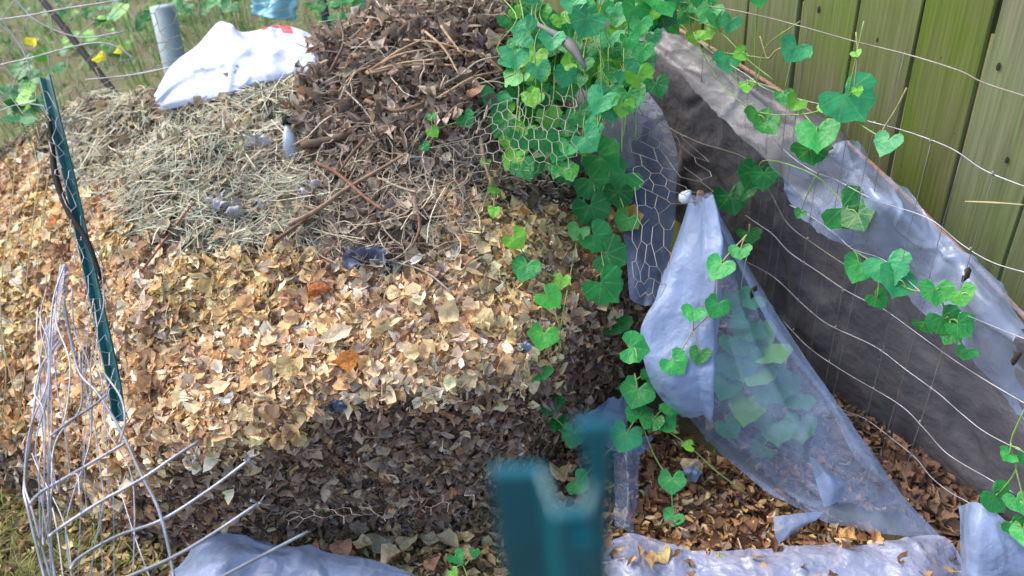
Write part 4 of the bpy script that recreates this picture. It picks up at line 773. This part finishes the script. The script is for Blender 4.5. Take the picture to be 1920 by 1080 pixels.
# large mesh netting behind, top left
netthing('wide mesh wire netting in front of the grass behind the heap', [[DP(-40,-60,2.5),DP(120,-70,2.55),DP(260,-70,2.6),DP(420,-80,2.7),DP(640,-80,2.8)],[DP(-40,60,2.45),DP(120,60,2.5),DP(260,55,2.55),DP(420,20,2.65),DP(640,-20,2.75)],[DP(-40,190,2.3),DP(110,180,2.4),DP(240,150,2.45),DP(410,90,2.55),DP(640,20,2.7)]], 1.25, .5, .085, .0012, 'wiredull', 6, .08, .16)
bw = empty('stretched_wires', Z(0, 60, .7), 'long slack fence wires across the top left corner', 'wires')
for pts in ([(-20,40),(60,28),(111,18),(237,-2),(330,-20)], [(-20,126),(60,108),(130,89),(185,80),(222,89),(250,110)], [(-20,215),(40,195),(90,200)], [(20,-10),(70,40),(150,70),(230,60)], [(160,150),(250,140),(350,120)], [(-10,20),(40,90),(60,140)]):
    mb = MB(); mb.tube([DP(x, y, 2.35) for x, y in pts], .0021, 6, None, 5); mb.build('wire', M['wire'], bw)

# right-hand wire fence
wfn = empty('wire_fence', on(WIRE, 1600, 500), 'slack galvanised wire fence strung in front of the grey sheet', 'wire fence')
WR = [[(1180,-12),(1280,4),(1360,18),(1430,32),(1500,52),(1600,80),(1700,100),(1800,135),(1850,152),(1940,188)],
 [(1300,70),(1350,110),(1400,140),(1440,165),(1500,185),(1560,200),(1620,225),(1700,248),(1780,278),(1850,320),(1940,358)],
 [(1430,240),(1480,290),(1525,320),(1570,340),(1640,372),(1740,410),(1800,455),(1860,490),(1940,514)],
 [(1190,180),(1248,234),(1308,268),(1359,281),(1401,302),(1444,362),(1478,422),(1533,460),(1600,508),(1640,530)],
 [(1480,385),(1507,400),(1568,441),(1600,467),(1655,492),(1740,560),(1830,600),(1940,640)],
 [(1400,405),(1425,420),(1450,440),(1480,475),(1535,510),(1580,545),(1625,563),(1657,579),(1740,640),(1792,681),(1853,718),(1940,762)],
 [(1400,490),(1450,520),(1510,575),(1560,610),(1640,650),(1700,690),(1760,740),(1800,775),(1850,810),(1940,860)],
 [(1470,600),(1519,652),(1590,702),(1687,756),(1735,800),(1781,850),(1849,895),(1900,925)],
 [(1560,755),(1580,770),(1620,785),(1680,827),(1715,860),(1744,895),(1780,920),(1822,944),(1860,975)]]
for k_, pts in enumerate(WR):
    mb = MB(); P3 = [on(WIRE, x, y, .0) + rng.normal(0, .002, 3) for x, y in pts]; mb.tube(P3, .0010 if k_ else .0013, 6, None, 6); mb.build('wire', M['wiredull' if k_ in (0, 3) else 'wire'], wfn)
def wy(k_, x): p = np.array(WR[k_]); return float(np.interp(x, p[:, 0], p[:, 1]))
for x in (1320, 1414, 1448, 1478, 1512, 1552, 1594, 1640, 1690, 1745, 1800, 1862):
    top = wy(0, x) if x in (1414, 1512, 1690) else wy(1, x); bx = x + (x - 1163) * -.17; ybot = min(960, 430 + (bx - 1320) * 1.02 + 110)
    mb = MB(); ys_ = np.linspace(top, ybot, 7); A = on(WIRE, x, top, -.002)
    B = on(WIRE, x - (x - 1163) * (ybot - top) / (2750 - top), ybot, -.002); mb.tube([A * (1 - f) + B * f + np.array([random.gauss(0, .002), 0, 0]) for f in np.linspace(0, 1, 6)], .0007, 5, None, 3); mb.build('upright_wire', M['wiredark'], wfn)
kb = MB(); kb.tube([(0, 0, -.004), (0, 0, .004)], [.0022, .0022], 6); kme = mesh('wire_knot', np.concatenate(kb.V), kb.F); kme.materials.append(M['wiredull'])
for x in (1414, 1478, 1552, 1640, 1745, 1862):
    for k_ in range(0, 9):
        xs_ = x - (x - 1163) * np.linspace(0, 1, 60) * .35; y0 = wy(1, x)
        for j in range(59):
            ya = y0 + (2750 - y0) * .35 * j / 59
            if WR[k_][0][0] < xs_[j] < WR[k_][-1][0] and abs(ya - wy(k_, xs_[j])) < 9 and ya < 1000: put('wire_knot', kme, on(WIRE, xs_[j], wy(k_, xs_[j]), .0), np.array([random.gauss(0, .4), .2, 1]), [1, 0, 0], 1, wfn); break
# tendrils and dead stalks at the top right
for k_, (pts, l) in enumerate((([(1700,165),(1680,205),(1655,245),(1650,262)], 'dry seed stalk hanging on the top wire'), ([(1425,68),(1432,90),(1440,110),(1455,95),(1470,88)], 'dry tendril curled in front of the second plank'), ([(1810,378),(1860,380),(1920,384)], 'straw stalk lodged against the lower planks'), ([(1605,60),(1608,100),(1600,180)], 'pale vertical tendril in front of the third plank'))):
    mb = MB(); P3 = [on(WIRE, x, y, .01) for x, y in pts]; mb.tube(P3, [.0018, .0024, .0012], 5, None, 4); tag(mb.build('dry_stalk', M['drystem']), l, 'dry stalk', 'dry stalks in the right wires')
# dark snail-like clump of debris and twist on film
for (x, y, r, l) in ((1812,515,.008,'dark dead leaf clump stuck on the film edge'), (1905,670,.008,'dark dead leaf clump on the film near the right frame edge'), (1412,548,.009,'small dark slug-like bit on the clear cone edge')):
    c = on(WIRE, x, y, -.01) if x > 1500 else Z(x, y, .50); mb = MB()
    mb.tube([c + np.array([.2, 0, 1]) * r * t + rng.normal(0, r * .3, 3) for t in (-2, -1, 0, 1, 2)], [r * .2, r * .7, r * .6, r * .8, r * .2], 7); tag(mb.build('dead_leaf_clump', M['knot']), l, 'dead leaf')

# bundle of bent welded wires on the left
wb = empty('welded_wire_roll', DP(120, 800, 1.2), 'bent welded wire mesh standing at the lower left corner of the heap', 'wire mesh')
def lw(pts, d, r, m='wire', nm='wire'):
    mb = MB(); d = np.interp(np.linspace(0, 1, len(pts)), np.linspace(0, 1, len(d)), d) if isinstance(d, (list, tuple)) else [d] * len(pts)
    mb.tube([DP(x, y, dd) for (x, y), dd in zip(pts, d)], r, 7, None, 6); mb.build(nm, M[m], wb)
vert = [([(110,640),(85,680),(70,707),(58,823),(42,911),(53,953),(84,1080),(90,1120)], .0030), ([(118,560),(135,640),(151,700),(183,739),(225,813),(260,883),(299,957),(324,1052),(330,1120)], .0036),
 ([(120,500),(100,560),(95,640),(85,720),(60,800),(48,900),(60,960),(95,1090)], .0022), ([(150,660),(150,760),(118,810),(95,850),(92,910),(90,1000),(105,1110)], .0024), ([(130,540),(140,620),(165,690),(172,800),(160,860),(135,930),(128,1000),(140,1110)], .0018),
 ([(105,520),(112,600),(130,680),(120,780),(100,820)], .0018), ([(175,560),(160,640),(160,720),(182,800),(190,880),(195,940),(180,1010),(165,1120)], .0014), ([(215,690),(190,760),(205,800),(240,880),(250,960),(248,1080)], .0014), ([(60,850),(100,960),(120,1100)], .0016), ([(195,700),(228,745),(232,790),(226,830)], .0026), ([(220,900),(255,1010),(290,1100)], .0014), ([(70,880),(120,980),(140,1090)],.0013)]
for k_ in range(10):
    x0 = random.uniform(60, 200); y0 = random.uniform(480, 700); dx = random.uniform(-45, 60); vert.append(([(x0 + dx * t * t + random.gauss(0, 7), y0 + (1110 - y0) * random.choice((.6, .8, 1)) * t) for t in np.linspace(0, 1, 7)], random.choice((.0010, .0013, .0016))))
for pts, r in vert: lw([(a + random.gauss(0, 2.5), b) for a, b in pts], [1.32, 1.22, 1.12], r * .68)
rods = [[(95,818),(130,790),(169,765),(200,740)], [(56,945),(75,925),(120,898),(170,869),(240,828)], [(92,1006),(120,985),(190,940),(268,897),(325,858),(372,828)], [(132,1068),(150,1045),(220,1005),(303,975),(390,920),(468,862)], [(225,1088),(324,1045),(400,1000),(486,943)], [(390,1095),(480,1048),(577,997)]]
for pts in rods: lw(pts, [1.10, 1.22], .0025 if pts is not rods[0] else .002, 'wire', 'rod')
for (x, y) in ((486,943),(468,862),(372,856)):
    mb = MB(); c = DP(x, y, 1.2)
    for k_ in range(7): d = nrm(rng.normal(0, 1, 3)) * random.uniform(.008, .018); mb.tube([c - d * .2, c + d * .5 + rng.normal(0, .002, 3), c + d], .0009, 5)
    mb.build('wire_tie', M['wire'], wb)
# bleached film strips caught in the bundle
sheetpts = [[DP(112,500,1.35),DP(122,495,1.35),DP(130,500,1.35)],[DP(95,600,1.3),DP(108,600,1.28),DP(124,600,1.3)],[DP(85,690,1.28),DP(96,690,1.26),DP(106,700,1.27)],[DP(60,780,1.25),DP(72,790,1.24),DP(80,800,1.24)]]
# (kept thin, twisted like a ribbon)
tag(patch_mesh('film_ribbon', Patch(sheetpts), 12, 70, M['clear'], None, disp=.008, dscale=14, disp2=.003), 'bleached strip of film tangled in the bent wires', 'plastic scrap')
# thin long dry stems in front of tan leaves far left
for k_, pts in enumerate(([(40,290),(30,420),(12,560),(15,690)], [(85,330),(70,450),(55,600)], [(100,350),(88,430),(78,560)], [(20,680),(40,760),(60,820)], [(10,600),(22,720),(12,820)], [(60,690),(48,790),(30,850)])):
    mb = MB(); mb.tube([hp(x, y, .06) for x, y in pts], .0016, 5, None, 4); tag(mb.build('dry_stalk', M['drystem']), ('tallest thin dry stem at the left frame edge', 'thin dry stem nearest the top of the hose strip', 'thin dry stem closest to the leaning green post', 'short leaning stem low at the left frame edge', 'lowest thin stem at the very left edge', 'thin stem beside the bent wires at lower left')[k_], 'dry stalk', 'thin dry stems left of the leaning post')

# ------------------------------------------------------------------ leaning green T-post
tp = empty('leaning_post', DP(215, 740, 1.62), 'leaning green steel fence post standing in the tan leaves at left', 'fence post')
ctr = np.array([DP(85,150,2.02), DP(104,230,1.96), DP(128,330,1.89), (DP(150,430,1.83)), DP(172,530,1.77), DP(192,620,1.72), DP(213,720,1.67), DP(222,790,1.64)])
C2 = cr(ctr, np.linspace(0, len(ctr) - 1, 40))
def extrude_profile(mb, C2, prof, side):
    n = len(C2); V = []; k = len(prof); T = np.gradient(C2, axis=0)
    for i in range(n):
        t = nrm(T[i]); a = nrm(side - t * np.dot(side, t)); b = np.cross(t, a); V += [C2[i] + a * p[0] + b * p[1] for p in prof]
    F_ = [(i * k + j, i * k + (j + 1) % k, (i + 1) * k + (j + 1) % k, (i + 1) * k + j) for i in range(n - 1) for j in range(k)] + [tuple(range(k)), tuple(range((n - 1) * k, n * k))]
    mb.add(V, F_)
Tp = [(-.016,0),(-.016,-.0035),(-.0025,-.0045),(-.002,-.022),(.002,-.022),(.0025,-.0045),(.016,-.0035),(.016,0)]
tocam = nrm(CAM - ctr[3]); side = nrm(np.cross(nrm(ctr[-1] - ctr[0]), tocam)); side = nrm(side * .75 + tocam * .66)
mb = MB(); extrude_profile(mb, C2, Tp, side); o = mb.build('steel_section', M['post'], tp, False)
for i in range(2, 38, 3): mb = MB(); t = nrm(C2[i + 1] - C2[i]); a = nrm(side - t * np.dot(side, t)); b = np.cross(t, a); mb.box(C2[i] + b * .003, a * .004, b * .004, t * .005); mb.build('stud', M['post'], tp, False)
# wire laced on the post
hexnet(Patch([[c + tocam * (.012 if k_ in (0, 3) else .026) + side * w_ for k_, w_ in enumerate((-.045, -.015, .015, .04))] for c in C2[3::6]]), .10, .78, .034, .0009, 'netting', M['wire'], tp, seed=21, drop=.12, jit=.2)
mb = MB(); mb.tube([DP(92,215,1.93), DP(97,262,1.91), DP(104,330,1.86), DP(128,395,1.82), DP(165,455,1.78), DP(190,522,1.75)], [.004, .0075, .007, .004], 6, None, 5); o = mb.build('hose_strip', M['black']); tag(o, 'dark bent strip tied behind the leaning green post', 'strip')

# things behind the heap, top left
bp_ = Z(190, 150, 0.35); mb = MB(); A, B = DP(55,-30,3.0), DP(196,150,2.7); mb.tube([A, (A + B) / 2 + up * .005, B, B + (B - A) * 1.2], .0125, 8, None, 2); tag(mb.build('black_rod', M['black']), 'black rod leaning diagonally through the grass at top left', 'rod')
pg = Z(290, 130, .0); A = DP(294,105,3.1); c0 = np.array([A[0], A[1], 0]); mb = MB(); hgt = DP(300, 12, 3.1)[2]; tip = DP(304, 12, 3.1)
mb.tube([c0, (c0 + tip) / 2, tip], .048, 20); mb.tube([tip + up * .0005, tip - up * .03], .044, 20); tag(mb.build('grey_pipe', M['pipe']), 'upright grey plastic pipe behind the white bag', 'pipe')
tag(patch_mesh('cyan_bag', Patch([[DP(470,-30,3.0),DP(510,-30,2.95),DP(556,-30,3.0)],[DP(471,0,3.0),DP(515,5,2.93),DP(556,0,3.0)],[DP(474,28,3.0),DP(512,36,2.95),DP(550,40,3.0)]]), 40, 30, M['cyan'], None, disp=.05, dscale=9, disp2=.02, thick=.01, ragged=.05), 'pale cyan plastic bag hanging behind the white bag', 'plastic bag')
gp = empty('back_post', Z(606, 60, .6) * np.array([1, 1, 0]), 'dark green steel post behind the heap left of the brush', 'fence post')
A = DP(596,-30,2.9); C3 = np.array([[A[0], A[1], A[2] + .15], [A[0], A[1], .6], [A[0], A[1], 0]]); mb = MB(); extrude_profile(mb, C3, [(a * 1.1, b * 1.1) for a, b in Tp], np.array([.8, -.6, 0])); mb.build('steel_section', M['post'], gp, False)
for z in np.arange(.5, 1.2, .08): mb = MB(); mb.box([A[0], A[1], z], [.004, 0, 0], [0, .01, 0], [0, 0, .006]); mb.build('stud', M['post'], gp, False)
# broad-leaved weeds behind
def weed(x, y, s, label, n=12, sh='m', d=None):
    c = Z(x, y, 0) if d is None else DP(x, y, d); e = empty('weed', (c[0], c[1], 0), label, 'weed', 'leafy weeds behind the heap'); z0 = c[2] if d is not None else .0
    mb = MB()
    for k_ in range(n):
        p = c + np.array([random.gauss(0, s), random.gauss(0, s), random.uniform(.03, s * 1.4)]); root = np.array([c[0] + random.gauss(0, .01), c[1], 0])
        mb.tube([root, (root + p) / 2 + up * .01, p], .002, 4, None, 2); cc = np.array(GR[random.choice((sh, sh, 'l', 'f'))][:3]) * random.uniform(.8, 1.15)
        put('leaf', random.choice(VL), p, nrm(up + rng.normal(0, .4, 3) - _F * .5), rng.normal(0, 1, 3), random.uniform(.05, .09), e, cc)
    mb.build('stem', M['stem'], e)
weed(150, 95, .09, 'bright green weed right of the black rod', 16, 'l'); weed(215, 105, .08, 'yellowish green weed with pale blooms left of the grey pipe', 14, 'l')
weed(345, 40, .12, 'green weed just right of the grey pipe', 20); weed(430, 10, .14, 'tall green weed above the white bag', 26, d=3.2)
weed(40, 240, .08, 'dark green weed at the left frame edge', 12, 'f', d=2.6); weed(635, 45, .06, 'small weed beside the dark green back post', 8, d=2.75); weed(400, 30, .1, 'leafy weed behind the peak of the white bag', 18, d=3.4)
weed(60, 170, .1, 'low weed beneath the black rod', 14, 'f', d=3.0); weed(110, 40, .12, 'weed left of the black rod near the top edge', 14, 'f'); weed(250, 60, .1, 'weed left of the grey pipe', 12, 'f', d=3.3)
M['yel'] = mat('yellow_leaf', src='obj', rough=.5, var=.1, bump=.2, transl=.2)
for (x, y, s, l) in ((62, 77, .05, 'single yellow leaf in grass left of the black rod'), (185, 108, .05, 'pale yellow bloom in the weeds right of the black rod'), (222, 95, .04, 'yellow leaf at the right of the pale bloom')):
    o = put('yellow_leaf', DL[3], DP(x, y, 2.75), up - _F, rng.normal(0, 1, 3), s, None, S(226, 214, 40)); tag(o, l, 'yellow leaf')
# rusty grey metal end poking out of the vine
mb = MB(); mb.tube([DP(990,38,1.86), DP(1030,58,1.82), DP(1070,85,1.78), DP(1098,128,1.76)], [.004, .007, .014, .004], 7, None, 3); tag(mb.build('grey_strip', M['wiredark']), 'dark grey flat strip poking out among the vine leaves', 'strip')

# ------------------------------------------------------------------ near post, out of focus
fp = empty('near_post', (.006, .175, 0), 'blurred teal steel post right in front of the viewer at the bottom centre', 'fence post')
d = .245
TL = DP(917, 900, d); TR = DP(1142, 905, d); wv = TR - TL; wv[2] = 0; wl = np.linalg.norm(wv); wx = wv / wl; wy_ = np.array([-wx[1], wx[0], 0]); ztop = (TL[2] + TR[2]) / 2; o0 = (TL + TR) / 2; o0 = np.array([o0[0], o0[1], 0])
# U-channel: front flange left, dip, right flange; wall thickness 2.5 mm
hw = wl / 2; prof = [(-hw,.006),(-hw,.010),(-hw*.1,.010),(hw*.12,-.006),(hw*.55,-.006),(hw*.72,.004),(hw,.004),(hw,.000),(hw*.80,.000),(hw*.62,-.010),(hw*.06,-.010),(-hw*.18,.006)]
tops = [-.003,-.001,-.002,-.004,-.004,-.001,-.001,-.001,-.001,-.005,-.005,-.003]
V = []; k = len(prof); lev = [0, .3, .6, .9, 1.15]
for z in lev: V += [o0 + wx * a + wy_ * b + up * z for a, b in prof]
V += [o0 + wx * a + wy_ * b + up * (ztop + t) for (a, b), t in zip(prof, tops)]
nl = len(lev) + 1; F_ = [(i * k + j, i * k + (j + 1) % k, (i + 1) * k + (j + 1) % k, (i + 1) * k + j) for i in range(nl - 1) for j in range(k)]
mb = MB(); mb.add(V, F_ + [tuple(range((nl - 1) * k, nl * k))]); o = mb.build('channel', M['fpost'], fp, False); bv = o.modifiers.new('soft', 'BEVEL'); bv.width = .0008; bv.segments = 2
mb = MB(); c = o0 + wx * hw * .84 + wy_ * .002 + up * (ztop + .006); mb.box(c, wx * .0042, wy_ * .0016, up * .0130); mb.box(c + up * .0135 - wx * .0012, wx * .0062, wy_ * .0016, up * .0035); o = mb.build('hook', M['fpost'], fp, False); bv = o.modifiers.new('soft', 'BEVEL'); bv.width = .001; bv.segments = 2
for k_ in range(14): mb = MB(); mb.box(o0 + wx * hw * .5 - wy_ * .0115 + up * (ztop - .016 - .045 * k_), wx * .0032, wy_ * .002, up * .0035); o = mb.build('stud', M['fpost'], fp, False)
